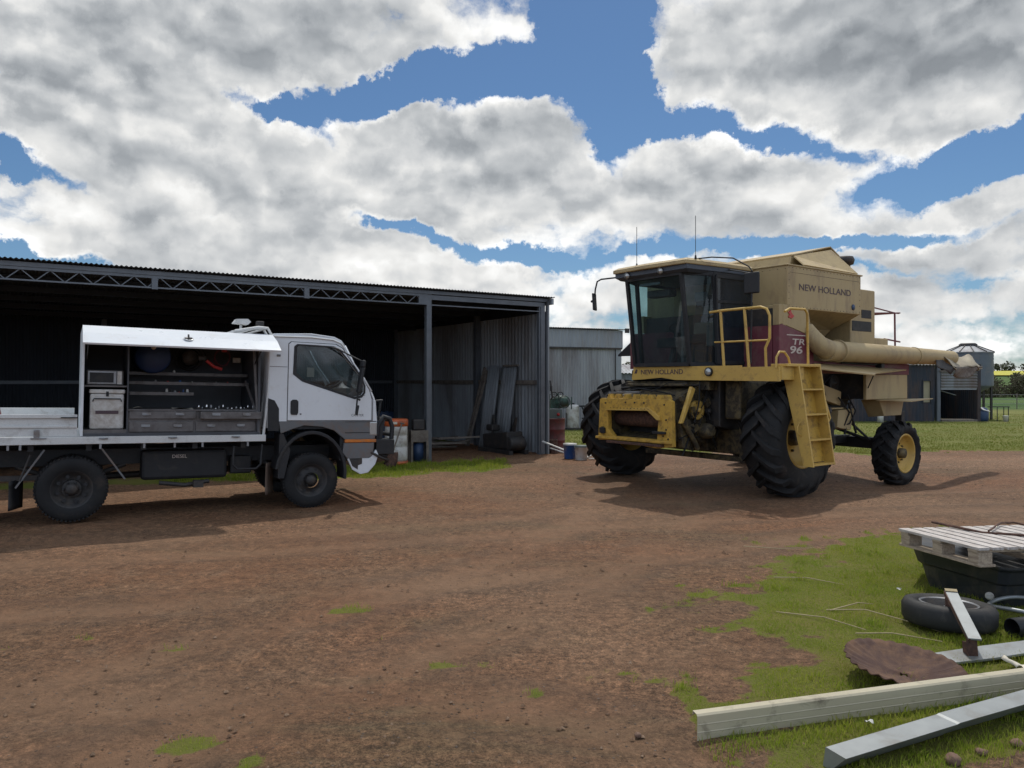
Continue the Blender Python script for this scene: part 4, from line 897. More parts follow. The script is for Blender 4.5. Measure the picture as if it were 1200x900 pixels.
# interior
part(MB().box(-.5,-.05,.15,TW-.15,1.35,1.5).obox((-.42,.5,1.75),(.12,.5,.55),(0,-.15,0)).obox((-.42,1.4,1.75),(.12,.5,.55),(0,-.15,0)), 'seat', M['seat'], K, bevel=.03)
part(MB().prism([(.45,1.3),(.80,1.3),(.80,1.62),(.62,1.66),(.50,1.56)], 1, .06, TW-.06), 'dashboard', M['boxgrey'], K, bevel=.03)
c = Vector((.36, .50, 1.66)); n_ = Vector((-.5,0,.85)).normalized(); u_ = Vector((0,1,0)); v_ = n_.cross(u_)
part(MB().tube([c+(u_*math.cos(a)+v_*math.sin(a))*.2 for a in [k*math.pi/10 for k in range(20)]], .014, 8, True).tube([c, (.5,.5,1.4)], .03).tube([c-u_*.2, c+u_*.2], .014), 'steering_wheel', M['black'], K)
part(MB().box(-.08,.02,.04,.06,1.80,1.93), 'sun_visor_card', M['tanleather'], K)
part(MB().box(-.59,-.57,.035,TW-.035,1.1,1.85).box(-.59,-.57,.035,.35,1.85,2.34).box(-.59,-.57,TW-.35,TW-.035,1.85,2.34).box(-.59,-.57,.35,TW-.35,2.2,2.34), 'rear_wall', M['boxgrey'], K)
part(MB().box(-.59,.45,.035,TW-.035,1.08,1.14), 'cab_floor', M['black'], K)
# mirror
part(MB().tube([(.20,-.02,2.225),(.30,-.10,2.20),(.56,-.20,2.06),(.66,-.22,2.02),(.65,-.22,1.90)], .011, 8).tube([(.66,-.03,1.50),(.60,-.2,1.49),(.55,-.21,1.52)], .011, 8).tube([(.60,-.21,1.95),(.545,-.21,1.30)], .012, 8), 'mirror_arm', M['black'], K)
o = part(MB().obox((.60,-.22,1.77),(.05,.09,.36),(0,.16,.1)), 'mirror', M['black'], K, bevel=.015)
part(MB().obox((.63,-.22,2.0),(.05,.09,.10),(0,.1,.2)), 'mirror', M['black'], K, bevel=.015)
part(MB().obox((.565,-.21,1.35),(.03,.05,.14),(0,.16,0)), 'mirror', M['black'], K, bevel=.01)
part(MB().tube([(.83,.25,1.63),(.93,.3,1.56),(.95,.32,1.40)], .012, 6), 'wiper', M['black'], K)
# bull bar
bb = MB()
for y in (.12, TW-.12):
    bb.tube([(.93,y,.72),(1.12,y,.66),(1.20,y,.80),(1.215,y,1.10),(1.17,y,1.22),(1.08,y,1.25),(1.00,y,1.12),(.98,y,.9)], .034, 10)
    bb.prism([(.95,.72),(1.02,.72),(1.10,1.20),(1.04,1.22)], 1, y-.015, y+.015)
for z, x in ((1.20,1.17),(.98,1.215),(.80,1.20)): bb.tube([(x,.12,z),(x,TW-.12,z)], .03, 10)
part(bb, 'bull_bar', M['black'], K)
part(MB().box(.94,1.22,.03,.30,.70,.92), 'winch_box', M['black'], K, bevel=.01)
part(MB().tube([(.96,.3,1.12),(1.0,.3,1.46),(1.10,.3,1.48)], .012, 6).tube([(1.10,.3,1.48),(1.06,.3,1.20)], .016, 6).tube([(1.02,.3,1.47),(1.10,.3,1.48),(1.12,.3,1.475)], .02, 6), 'aerial_bracket', M['black'], K)
part(MB().tube([(.85,.0,.74),(1.0,-.03,.66),(1.12,.0,.62),(1.10,.1,.56)], .02, 6), 'tow_hook', M['darkmetal'], K)

# chassis
ch = MB().box(-4.4,.9,.55,.63,.62,.82).box(-4.4,.9,TW-.63,TW-.55,.62,.82)
for x in (-4.3,-3.4,-2.4,-1.6,-.7,.3): ch.box(x-.04,x+.04,.63,TW-.63,.64,.78)
part(ch, 'chassis_rail', M['black'], K)
part(MB().tube([(0,.15,.38),(0,TW-.15,.38)], .06, 10), 'axle', M['darkmetal'], K)
part(MB().tube([(-2.87,.4,.38),(-2.87,TW-.4,.38)], .08, 10).lathe([(0,-.16),(.14,-.12),(.17,0),(.14,.12),(0,.16)], (-2.87,TW/2,.38), (1,0,0), 20), 'axle', M['darkmetal'], K)
for x in (-2.87, 0):
    part(MB().tube([(x-.6,.58,.62),(x-.3,.58,.5),(x,.58,.46),(x+.3,.58,.5),(x+.6,.58,.62)], .035, 6).tube([(x-.6,TW-.58,.62),(x,TW-.58,.46),(x+.6,TW-.58,.62)], .035, 6), 'leaf_spring', M['darkmetal'], K)
part(MB().tube([(.2,TW/2,.5),(-2.8,TW/2,.42)], .045, 10), 'drive_shaft', M['darkmetal'], K)
o = part(MB().box(-2.10,-1.05,.34,.62,.42,.80), 'fuel_tank', M['black'], K, bevel=.04)
text('DIESEL', 'lettering', M['letterwhite'], o, (-1.74,.335,.70), (R(90),0,0), .062, .001, 1.0)
part(MB().box(-1.0,-.72,.4,.6,.46,.70), 'battery_box', M['black'], K, bevel=.02)
part(MB().tube([(-1.9,.2,.40),(-1.6,.18,.36),(-1.3,.2,.40)], .03, 6).box(-1.5,-1.38,.1,.2,.33,.42), 'drain_valve', M['darkmetal'], K)
part(MB().tube([(-1.02,.05,.86),(-1.04,.02,.62),(-.98,.01,.56),(-.74,.01,.56),(-.68,.02,.62),(-.66,.05,.88)], .016, 8), 'step_loop', M['black'], K)
part(MB().bar((-3.16,.06,.86),(-3.44,.06,.42),.03,.02), 'guard_brace', M['greyband'], K)
part(MB().bar((-2.56,.06,.86),(-2.30,.06,.48),.03,.02), 'guard_brace', M['greyband'], K)
for (x0, x1, z0, z1, mm, y) in ((-3.50,-3.38,.16,.50,'black',.02), (-.60,-.44,.19,.62,'flap',.05)):
    part(MB().grid(4, 8, lambda u, v: (x0+(x1-x0)*u, y+.30*u+.02*math.sin(v*3), z1-(z1-z0)*v)), 'mud_flap', M[mm], K, solid=.012)
part(MB().tube([(-3.40,.05,.50),(-3.30,.05,.80)], .014, 6).bar((-4.4,.2,.52),(-3.2,.2,.52),.06,.06), 'side_rail', M['darkmetal'], K)
# tray
part(MB().box(-4.75,-.64,.0,TW,.94,1.0), 'tray_floor', M['deckwhite'], K, bevel=.004)
part(MB().box(-4.75,-.63,-.035,.0,.925,1.015).box(-4.75,-.63,TW,TW+.035,.925,1.015), 'side_rail', M['deckwhite'], K, bevel=.006)
cm_ = MB()
for x in (-4.5,-3.9,-3.3,-2.7,-2.1,-1.5,-.9): cm_.box(x-.03,x+.03,.06,TW-.06,.84,.94)
part(cm_, 'cross_member', M['black'], K)
mb = MB()
for x in (-3.52,-3.40,-2.58,-2.10,-1.75,-1.42,-.86): mb.box(x-.012,x+.012,-.028,.0,.865,.925)
for x in (-2.55,-1.78,-1.02): mb.box(x-.05,x+.05,-.05,-.035,.985,1.0).tube([(x-.03,-.06,.992),(x+.05,-.062,.990)], .008, 6)
part(mb, 'rope_hook', M['steel'], K)
sd = part(MB().box(-4.7,-2.83,-.005,.02,1.02,1.27).box(-4.7,-2.83,-.03,-.005,1.235,1.28).box(-4.7,-2.83,-.022,-.005,1.12,1.15), 'drop_side', M['deckwhite'], K, bevel=.005)
part(MB().box(-3.27,-3.21,-.045,-.022,1.0,1.10).box(-3.30,-3.14,-.05,-.035,.992,1.008), 'latch', M['steel'], sd)
part(MB().box(-3.0,-2.83,-.05,-.03,1.238,1.25), 'latch', M['black'], sd)
part(MB().box(-4.7,-2.85,TW-.02,TW+.005,1.02,1.30), 'drop_side', M['deckwhite'], K, bevel=.005)
part(MB().box(-4.76,-4.72,.0,TW,1.02,1.28), 'tailgate', M['deckwhite'], K, bevel=.005)
# canopy
X0, X1, ZB, ZT = -2.80, -.64, 1.02, 2.33
CD = 1.90
part(MB().box(X0, X0+.03, -.01, CD, ZB, ZT), 'canopy_wall', M['white'], K, bevel=.004)
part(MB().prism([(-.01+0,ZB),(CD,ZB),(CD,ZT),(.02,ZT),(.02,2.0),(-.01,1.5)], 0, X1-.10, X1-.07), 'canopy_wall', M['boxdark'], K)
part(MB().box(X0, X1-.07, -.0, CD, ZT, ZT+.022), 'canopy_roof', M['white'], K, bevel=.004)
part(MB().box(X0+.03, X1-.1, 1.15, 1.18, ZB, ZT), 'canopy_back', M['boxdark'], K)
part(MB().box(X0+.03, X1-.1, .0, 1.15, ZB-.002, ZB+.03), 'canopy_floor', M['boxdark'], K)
part(MB().box(X0+.03, -2.30, .02, .7, ZB+.03, ZB+.075), 'fridge_slide', M['boxgrey'], K)
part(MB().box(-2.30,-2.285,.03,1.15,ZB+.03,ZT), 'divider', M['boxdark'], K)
part(MB().box(X0+.03,-2.30,.06,.9,1.615,1.635), 'shelf', M['boxgrey'], K)
for q in (-2.4,-1.9,-1.2): part(MB().box(q-.03,q+.03,-.016,.004,2.318,2.352), 'hinge', M['steel'], K)
lid = part(MB().add([(X0+.0,.0,2.345),(X1+.07,.0,2.345),(X1+.07,-.30,2.24),(X0,-.30,2.24),(X1+.07,-.53,2.115),(X0,-.53,2.115)], [(0,1,2,3),(3,2,4,5)]), 'lid', M['white'], K, solid=.022)
part(MB().lathe([(0,.0),(.052,.0),(.056,.012),(.046,.016),(.03,.006),(0,.006)], (-1.66,-.36,2.222), (0,-.45,.9), 24), 'handle', M['chrome'], lid)
part(MB().tube([(-1.70,-.375,2.235),(-1.62,-.375,2.235)], .009, 8).tube([(-1.66,-.375,2.225),(-1.66,-.345,2.28)], .011, 8), 'catch', M['darkmetal'], lid)
for x in (X0+.06, X1-.14): part(MB().tube([(x,.05,1.95),(x,-.42,2.15)], .009, 8), 'gas_strut', M['black'], K)
for (z, y, xa, xb) in ((1.79,.62,-2.26,-.76),(1.665,.42,-2.26,-.78),(1.53,.30,-2.26,-1.50)):
    part(MB().box(xa, xb, y, y+.24, z-.012, z+.008).box(xa, xb, y-.01, y, z-.012, z+.03), 'shelf', M['boxgrey'], K, bevel=.003)
part(MB().box(-2.285,-.74,.02,.75,1.325,1.345), 'counter', M['boxgrey'], K, bevel=.003)
cab_ = part(MB().box(-2.285,-.74,.05,.75,1.045,1.325), 'drawer_cabinet', M['boxgrey'], K)
for (xa, xb, za, zb, y) in ((-2.27,-1.50,1.225,1.32,.02),(-1.46,-.70,1.225,1.32,-.07),(-2.27,-1.53,1.06,1.19,.03),(-1.50,-.76,1.06,1.19,.03)):
    d_ = part(MB().box(xa, xb, y, y+.3, za, zb), 'drawer', M['boxgrey'], K, bevel=.006)
    for q in (.25, .75):
        xc = xa+(xb-xa)*q
        part(MB().box(xc-.05, xc+.05, y-.012, y-.0005, (za+zb)/2-.0, (za+zb)/2+.03).tube([(xc-.04,y-.022,(za+zb)/2),(xc+.04,y-.022,(za+zb)/2)], .005, 6), 'handle', M['steel'], d_)
part(MB().bar((-.80,.06,2.28),(-.72,.0,1.05),.02,.03).bar((-.84,.35,1.72),(-.76,.05,1.35),.02,.03), 'brace', M['boxgrey'], K)
# headboard rack
rk = MB()
for y in (.02, .28, TW-.28, TW-.02): rk.tube([(-.66,y,.93),(-.60,y,1.6),(-.58,y,2.36),(-.63,y,2.44),(-.75,y,2.445),(-1.05,y,2.38)], .020, 8)
for z in (2.0,1.7,1.4): rk.tube([(-.595,.02,z),(-.595,TW-.02,z)], .015, 6)
for x, z in ((-.63,2.44),(-.75,2.445),(-.9,2.415),(-1.05,2.38)): rk.tube([(x,.02,z),(x,TW-.02,z)], .014, 6)
part(rk, 'rack', M['deckwhite'], K)
part(MB().loft([[(-1.03,.25,2.50),(-.84,.25,2.49),(-.80,.25,2.53),(-.84,.25,2.57),(-.99,.25,2.56)],[(-1.03,.40,2.50),(-.84,.40,2.49),(-.80,.40,2.53),(-.84,.40,2.57),(-.99,.40,2.56)]]).tube([(-.92,.32,2.42),(-.92,.32,2.50)], .02), 'work_lamp', M['deckwhite'], K, bevel=.015)
part(MB().box(-.72,-.62,.28,.36,2.45,2.55), 'bracket', M['darkmetal'], K, bevel=.01)
# things kept in the canopy: each its own top-level object placed with the truck
def onT(name, lab, cat, grp=None):
    return empty(name, TO, TR, TP, label=lab, cat=cat, group=grp)
e = onT('portable_fridge', 'white portable fridge with a dark label strip standing in the open canopy', 'fridge')
part(MB().box(-2.70,-2.33,.08,.6,1.10,1.53), 'case', M['plasticwhite'], e, bevel=.015)
part(MB().box(-2.71,-2.32,.07,.61,1.535,1.585), 'lid', M['plasticwhite'], e, bevel=.012)
part(MB().box(-2.64,-2.39,.072,.08,1.285,1.325), 'label', M['letter'], e)
part(MB().tube([(-2.67,.075,1.44),(-2.66,.05,1.47),(-2.37,.05,1.47),(-2.36,.075,1.44)], .008, 6), 'handle', M['black'], e)
part(MB().box(-2.53,-2.50,.062,.07,1.50,1.56), 'latch', M['black'], e)
e = onT('microwave_oven', 'small silver microwave oven on the shelf above the portable fridge', 'microwave')
part(MB().box(-2.74,-2.34,.12,.45,1.64,1.82), 'case', M['boxgrey'], e, bevel=.008)
part(MB().box(-2.73,-2.42,.11,.119,1.65,1.81), 'door', M['steel'], e, bevel=.003)
part(MB().box(-2.71,-2.45,.105,.11,1.67,1.79), 'window', M['black'], e)
part(MB().box(-2.41,-2.36,.10,.12,1.65,1.81), 'control_panel', M['plasticwhite'], e, bevel=.003)
e = onT('water_drum', 'blue plastic drum on the top shelf of the open canopy', 'drum')
part(MB().lathe([(0,-.28),(.20,-.28),(.22,-.25),(.22,.25),(.20,.28),(0,.28)], (-1.98,.75,2.02), (0,1,0), 32), 'body', M['deepblue'], e)
part(MB().lathe([(0,-.31),(.03,-.31),(.03,-.28)], (-1.98,.75,2.14), (0,1,0), 12), 'cap', M['plasticwhite'], e)
e = onT('hose_reel', 'coiled dark air hose hanging in the middle of the canopy', 'hose reel')
part(MB().tube([(-1.50+(.20-.006*k*.25)*math.cos(k*.3), .70+.004*k, 2.03+(.20-.006*k*.25)*math.sin(k*.3)) for k in range(110)], .011, 6), 'hose', M['rubber'], e)
part(MB().lathe([(0,-.02),(.10,-.02),(.10,.08),(0,.08)], (-1.50,.72,2.03), (0,1,0), 24), 'hub', M['darkmetal'], e)
e = onT('angle_grinder', 'red handled tool hanging near the cab end of the canopy', 'tool')
part(MB().tube([(-1.32,.5,1.99),(-1.22,.5,1.91),(-1.12,.5,1.88)], .022, 8), 'handle', M['redtool'], e)
part(MB().obox((-1.38,.5,2.02),(.10,.06,.06)), 'head', M['darkmetal'], e, bevel=.01)
e = onT('extension_lead', 'coiled red extension lead hanging beside the black hose', 'cable')
part(MB().tube([(-1.08+.10*math.cos(k*.4)+.003*(k%7), .72+.003*k, 2.05+.12*math.sin(k*.4)) for k in range(60)], .008, 6), 'cord', M['maroon'], e)
part(MB().box(-1.1,-1.04,.62,.70,2.12,2.17), 'plug', M['redtool'], e, bevel=.006)
e = onT('socket_box', 'small pale power socket box on the canopy end wall', 'socket')
part(MB().obox((-.86,.9,2.02),(.10,.05,.07)), 'case', M['plasticwhite'], e, bevel=.006)
e = onT('paper_sheets', 'loose white papers lying on the canopy counter', 'papers')
part(MB().grid(6, 4, lambda u, v: (-1.78+.26*u, .06+.2*v, 1.352+.012*math.sin(u*5+v*2))), 'sheet', M['paper'], e)
part(MB().grid(6, 4, lambda u, v: (-2.22+.16*u, .10+.2*v, 1.352+.02*math.sin(u*4))), 'sheet', M['paper'], e)
GS = 'sockets and small tools lying on the canopy counter and shelf'
random.seed(21)
cols = ['chrome','steel','darkmetal','steel','redtool','blue','plasticwhite']
spots = [(-1.46+.052*k, .08+random.uniform(0,.12), 1.346) for k in range(14)] + [(-1.82+.05*k, .36, 1.54) for k in range(6)] + [(-2.18+.12*k, .70, 1.80) for k in range(5)] + [(-2.1+.15*k,.46,1.675) for k in range(8)]
for k, (x, y, z) in enumerate(spots):
    h = random.uniform(.02, .065); r = random.uniform(.008, .018)
    where = 'on the counter right of the papers' if k < 14 else 'on the short lower shelf' if k < 20 else 'on the topmost canopy shelf' if k < 25 else 'on the middle canopy shelf'
    nm, ct, cc = ('socket', 'socket', cols[k % 2]) if k < 14 else ('spray_can', 'can', cols[2+k % 5]) 
    e = onT(nm, ('small steel socket standing ' if k < 14 else 'small can or jar standing ')+where, ct, 'small sockets standing on the canopy counter' if k < 14 else 'small cans '+where)
    part(MB().lathe([(0,0),(r,0),(r,h*.7),(r*.75,h*.8),(r*.75,h),(0,h)], (x,y,z), (0,0,1), 10), 'body', M[cc], e)
e = onT('timber_post', 'dark red post leaning in the tray at the left edge of the picture', 'post')
part(MB().bar((-3.62,.5,1.02),(-3.76,.7,1.62),.07,.07).box(-3.66,-3.56,.45,.55,1.0,1.04), 'post', M['maroon'], e)
# ------------------------------------------------------------------ combine harvester (x forward, y towards the ladder side)
H = empty('combine_harvester', (3.12, 13.09, 0), 216.87, label='faded yellow combine harvester without its front parked on the dirt yard', cat='harvester')
def tractor_tyre(Rr, w, rim, nl, lug=.07):
    mb = MB()
    hw = w/2; rc = Rr-lug
    prof = [(rim,-hw*.72),(rim+.03,-hw*.86),(rim+.12*Rr,-hw*1.0),(rc-.13*Rr,-hw*1.03),(rc-.05*Rr,-hw*.93),(rc-.01,-hw*.72),(rc,-hw*.35),(rc,hw*.35),(rc-.01,hw*.72),(rc-.05*Rr,hw*.93),(rc-.13*Rr,hw*1.03),(rim+.12*Rr,hw*1.0),(rim+.03,hw*.86),(rim,hw*.72)]
    mb.lathe(prof, (0,0,0), (0,1,0), 72)
    def rad(y):
        a = abs(y)/hw
        return rc if a < .6 else rc-.05*Rr*((a-.6)/.4)**2*1.2
    for k in range(nl):
        for s in (-1, 1):
            p0 = 2*math.pi*(k+(.5 if s > 0 else 0))/nl; secs = []
            for j in range(7):
                q = j/6; y = s*(-.04+(hw*1.05+.04)*q*.98)/1.0; ph = p0 - (.56*q)*(w/Rr)*.95
                wd = (.028+.020*q)/Rr
                r0 = rad(y)-.03; r1 = rad(y)+lug*(1-.45*q**6) - (.05 if q > .99 else 0)
                def pt(r, a): return (r*math.cos(a), y, r*math.sin(a))
                secs.append([pt(r0, ph-wd*1.3), pt(r1, ph-wd), pt(r1, ph+wd), pt(r0, ph+wd*1.3)])
            # shoulder: the lug runs down the sidewall
            y = s*hw*1.05; ph = p0-.62*(w/Rr)*.95; wd = .06/Rr
            secs.append([pt2(r, a, y) for r, a in ((rc-.16*Rr, ph-wd),(rc-.10*Rr, ph-wd*.8),(rc-.10*Rr, ph+wd*.8),(rc-.16*Rr, ph+wd))])
            mb.loft(secs)
    return mb
def pt2(r, a, y): return (r*math.cos(a), y, r*math.sin(a))
def big_wheel(x, y, z, Rr, w, rim, nl, s, dish, lug):
    o = part(tractor_tyre(Rr, w, rim, nl, lug), 'wheel', M['rubber'], H); o.location = (x, y, z)
    o.rotation_euler = (0, random.uniform(0, 6), 0)
    h = w/2
    part(MB().lathe([(rim+.015,-s*h*.74),(rim+.025,s*h*.80),(rim-.005,s*h*.84),(rim-.02,s*h*.78),(rim-.03,s*h*.45),(rim-.06,s*(h*.30)),(rim*.62,s*(h*.30-dish)),(rim*.40,s*(h*.30-dish)),(rim*.36,s*(h*.34-dish+.03)),(0,s*(h*.34-dish+.03))], (0,0,0), (0,1,0), 48), 'rim', M['lightyellow'], o)
    mb = MB()
    for k in range(8):
        a = k*math.pi/4; mb.lathe([(0,0),(.02,0),(.018,s*.035),(0,s*.035)], (rim*.50*math.cos(a), s*(h*.30-dish), rim*.50*math.sin(a)), (0,1,0), 6, False)
    mb.lathe([(rim*.28,0),(rim*.26,s*.09),(.02,s*.11),(0,s*.11)], (0,s*(h*.34-dish+.03),0), (0,1,0), 20)
    part(mb, 'hub', M['yellowdark'], o)
big_wheel(0, 1.80, .885, .885, .62, .43, 18, 1, .10, .078)
big_wheel(0, -1.70, .885, .885, .62, .43, 18, -1, .10, .078)
big_wheel(-3.5, 1.68, .45, .575, .42, .335, 16, 1, .04, .052)
big_wheel(-3.5, -1.45, .575, .575, .42, .335, 16, -1, .04, .052)
# axles
part(MB().box(-.18,.22,-1.3,1.40,.58,.98).tube([(0,1.2,.885),(0,1.75,.885)], .17, 16).tube([(0,-1.2,.885),(0,-1.7,.885)], .17, 16), 'front_axle', M['yellowdark'], H, bevel=.03)
part(MB().box(.10,.26,-.9,1.25,.47,.55).box(-.15,.25,1.08,1.42,.50,1.05), 'axle_brace', M['yellowdark'], H, bevel=.01)
part(MB().lathe([(0,-.2),(.16,-.2),(.19,-.1),(.19,.12),(.13,.2),(0,.2)], (.42,.35,.86), (0,1,0), 20).box(.2,.42,.1,.6,.62,1.12), 'gearbox', M['yellowdark'], H, bevel=.02)
part(MB().bar((-3.5,-1.3,.62),(-3.5,1.45,.60),.20,.20).box(-3.6,-3.4,-.2,.2,.6,1.1), 'rear_axle', M['black'], H, bevel=.015)
part(MB().tube([(-3.2,.4,.95),(-3.45,1.3,.62)], .03, 8).tube([(-3.1,.9,1.1),(-3.3,1.3,.66)], .022, 8).bar((-.3,.85,.62),(-3.5,.75,.66),.10,.14), 'steering_ram', M['black'], H)
# main body between the wheels
body = [(.55,1.02),(.55,1.75),(-.25,1.98),(-3.5,2.0),(-3.5,1.42),(-3.2,1.38),(-3.0,.98),(-2.2,.86),(-.4,.86)]
part(MB().prism(body, 1, -.95, .95), 'body', M['darkmetal'], H, bevel=.02)
part(MB().prism([(-2.05,1.42),(-2.62,1.30),(-2.65,1.55),(-2.08,1.68)], 1, .96, 1.12).prism([(-2.38,.92),(-2.82,.86),(-2.95,1.25),(-2.42,1.22)], 1, .96, 1.2).box(-2.66,-2.1,.96,1.16,1.24,1.27), 'bay_panel', M['cream'], H, bevel=.01)
def pulley(x, z, r, y=1.0, m='darkmetal', w=.05):
    return part(MB().lathe([(0,0),(.03,0),(.035,w*.4),(r*.8,w*.3),(r,0),(r-.02,w*.5),(r,w),(r*.8,w*.7),(.035,w*.6),(.03,w+.04),(0,w+.04)], (x,y,z), (0,1,0), 32), 'pulley', M[m], H)
pulley(-1.45,1.60,.20); pulley(-2.05,1.72,.13); pulley(-2.55,1.70,.16); pulley(-1.75,1.25,.17); pulley(-2.9,1.12,.10)
for (a, ra, b_, rb) in (((-1.45,1.60),.2,(-2.05,1.72),.13),((-1.75,1.25),.17,(-2.55,1.70),.16)):
    part(MB().tube([(a[0],1.025,a[1]+ra),(b_[0],1.025,b_[1]+rb),(b_[0]-rb,1.025,b_[1]),(b_[0],1.025,b_[1]-rb),(a[0],1.025,a[1]-ra),(a[0]+ra,1.025,a[1])], .012, 6, True), 'belt', M['rubber'], H)
mb = MB()
for p in ([(-2.5,1.15,1.45),(-2.75,1.22,1.18),(-2.6,1.2,.95)],[(-2.7,1.2,1.5),(-2.9,1.25,1.2),(-2.75,1.22,.98),(-2.5,1.1,.92)],[(-1.3,1.1,1.9),(-1.5,1.2,1.6),(-1.4,1.1,1.2)],[(-1.9,1.15,1.8),(-2.0,1.2,1.5),(-1.8,1.1,1.1)]): mb.tube(p, .014, 6)
part(mb, 'hose', M['rubber'], H)
part(MB().bar((-2.95,1.12,1.35),(-2.62,1.2,.80),.03,.03).bar((-2.75,1.2,1.35),(-3.0,1.2,.80),.03,.03), 'link_rod', M['black'], H)
# rear straw hood side panel and lower chute
part(MB().prism([(-2.80,1.41),(-2.80,1.86),(-4.28,1.86),(-4.28,1.41)], 1, 1.44, 1.5), 'rear_panel', M['cream'], H, bevel=.012)
part(MB().box(-3.3,-2.9,-1.44,.9,1.42,1.98).box(-4.2,-2.9,.9,1.44,1.42,1.98), 'straw_hood', M['darkmetal'], H)
part(MB().loft([[(-3.25,1.15,1.40),(-3.25,1.5,1.40),(-4.15,1.5,1.40),(-4.15,1.15,1.40)],[(-3.42,1.2,1.08),(-3.42,1.5,1.11),(-4.05,1.5,1.11),(-4.05,1.2,1.08)]]), 'chute', M['cream'], H, bevel=.01)
part(MB().add([(-3.15,1.5,1.40),(-4.2,1.5,1.40),(-4.25,1.98,1.42),(-3.42,1.98,1.38)], [(0,1,2,3)]), 'lower_flap', M['cream'], H, solid=.015)
part(MB().tube([(-4.0,1.35,1.1),(-4.1,1.4,1.28),(-4.25,1.4,1.3)], .025, 6).obox((-4.2,1.4,1.05),(.12,.12,.25)), 'tail_lamp_bracket', M['black'], H)
# maroon stripe, panel and tank
part(MB().prism([(-1.15,1.87),(-1.15,2.07),(-4.33,2.06),(-4.33,1.86)], 1, 1.47, 1.505), 'side_stripe', M['maroon'], H, bevel=.005)
for (ya, yb) in ((1.38, 1.50), (-1.72, -1.60)): part(MB().prism([(-.20,1.97),(-.20,2.62),(-.28,2.64),(-1.13,2.46),(-1.17,1.97)], 1, ya, yb), 'maroon_panel', M['maroon'], H, bevel=.008)
for (ya, yb) in ((.62, 1.375), (-1.72, -.62)): part(MB().box(-.26,-.198,ya,yb,1.97,2.62), 'maroon_front_panel', M['maroon'], H)
for (ya, yb) in ((1.38, 1.495), (-1.495, -1.38)): part(MB().prism([(-.20,2.622),(-.20,2.95),(-1.0,2.93),(-1.13,2.47),(-.28,2.645)], 1, ya, yb), 'side_panel', M['cream'], H, bevel=.008)
part(MB().box(-1.1,-.27,-1.37,1.37,1.98,2.9), 'body_core', M['darkmetal'], H)
tk = part(MB().box(-2.62,-.42,-1.5,1.5,2.90,3.585), 'grain_tank', M['cream'], H, bevel=.015)
part(MB().prism([(.62,2.62),(.62,2.95),(1.5,2.95),(1.5,2.62)], 0, -.42, -.30), 'tank_front_panel', M['cream'], H, bevel=.01)
part(MB().loft([[(-.45,-1.48,2.90),(-.45,1.48,2.90),(-2.60,1.48,2.90),(-2.60,-1.48,2.90)],[(-1.05,-.9,2.60),(-1.05,.98,2.60),(-2.55,.98,2.66),(-2.55,-.9,2.66)],[(-1.5,-.6,2.1),(-1.5,.62,2.1),(-2.1,.62,2.1),(-2.1,-.6,2.1)]]), 'tank_hopper', M['cream'], H)
part(MB().box(-2.66,-.40,-1.515,1.515,3.575,3.60), 'tank_rim', M['cream'], tk, bevel=.008)
part(MB().loft([[(-1.15,-.95,3.6),(-1.15,1.05,3.6),(-2.60,1.05,3.6),(-2.60,-.95,3.6)],[(-1.30,-.9,3.90),(-1.30,1.0,3.90),(-1.9,1.0,4.02),(-1.9,-.9,4.02)]]), 'tank_extension', M['cream'], tk, bevel=.01)
part(MB().add([(-1.28,-.95,3.88),(-1.28,1.03,3.88),(-2.45,1.03,4.14),(-2.45,-.95,4.14),(-2.75,1.03,4.00),(-2.75,-.95,4.00)], [(0,1,2,3),(3,2,4,5)]), 'tank_lid', M['cream'], tk, solid=.02)
part(MB().add([(-.95,1.45,3.63),(-1.3,1.04,3.86),(-2.44,1.04,4.08),(-2.74,1.04,3.96),(-2.60,1.45,3.62)], [(0,1,2,3,4)]), 'tank_lid', M['cream'], tk, solid=.02)
text('NEW HOLLAND', 'lettering', M['letter'], tk, (-.72,1.504,3.205), (R(90),0,R(180)), .15, .001, 1.43, off=.001)
rv = MB()
for k in range(22):
    for z_ in (2.93, 3.55): rv.lathe([(0,0),(.008,0),(.006,.004),(0,.005)], (-.46-.1*k,1.5,z_), (0,1,0), 6)
for k in range(7):
    for x_ in (-.46,-2.58): rv.lathe([(0,0),(.008,0),(.006,.004),(0,.005)], (x_,1.5,2.95+.1*k), (0,1,0), 6)
for k in range(10): rv.lathe([(0,0),(.008,0),(.006,.004),(0,.005)], (-.42,.2+.14*k,3.53), (1,0,0), 6)
part(rv, 'rivets', M['yellowdark'], tk)
part(MB().box(-.4215,-.4165,.70,.706,2.96,3.55).box(-2.56,-.48,1.4985,1.5015,3.47,3.475), 'panel_seam', M['yellowdark'], tk)
part(MB().lathe([(0,0),(.05,0),(.05,.012),(0,.014)], (-2.36,1.5,3.02), (0,1,0), 16), 'badge', M['navy'], tk)
part(MB().add([(-.40,1.5,2.86),(-.47,1.5,2.80),(-.44,1.5,2.75),(-.54,1.5,2.74),(-.60,1.5,2.78),(-.53,1.5,2.82),(-.50,1.5,2.88),(-.46,1.5,2.83)], [(0,1,2,3,4,5,6,7)]), 'emblem', M['redtool'], H, solid=.012)
text('TR', 'lettering', M['letterwhite'], H, (-.53,1.503,2.325), (R(90),0,R(180)), .135, .001, 2.2, .12, .002)
text('96', 'lettering', M['letterwhite'], H, (-.46,1.503,2.185), (R(90),0,R(180)), .165, .001, 2.2, .12, .003)
part(MB().bar((-.40,1.503,2.475),(-.98,1.503,2.475),.006,.015), 'pin_stripe', M['letterwhite'], H)
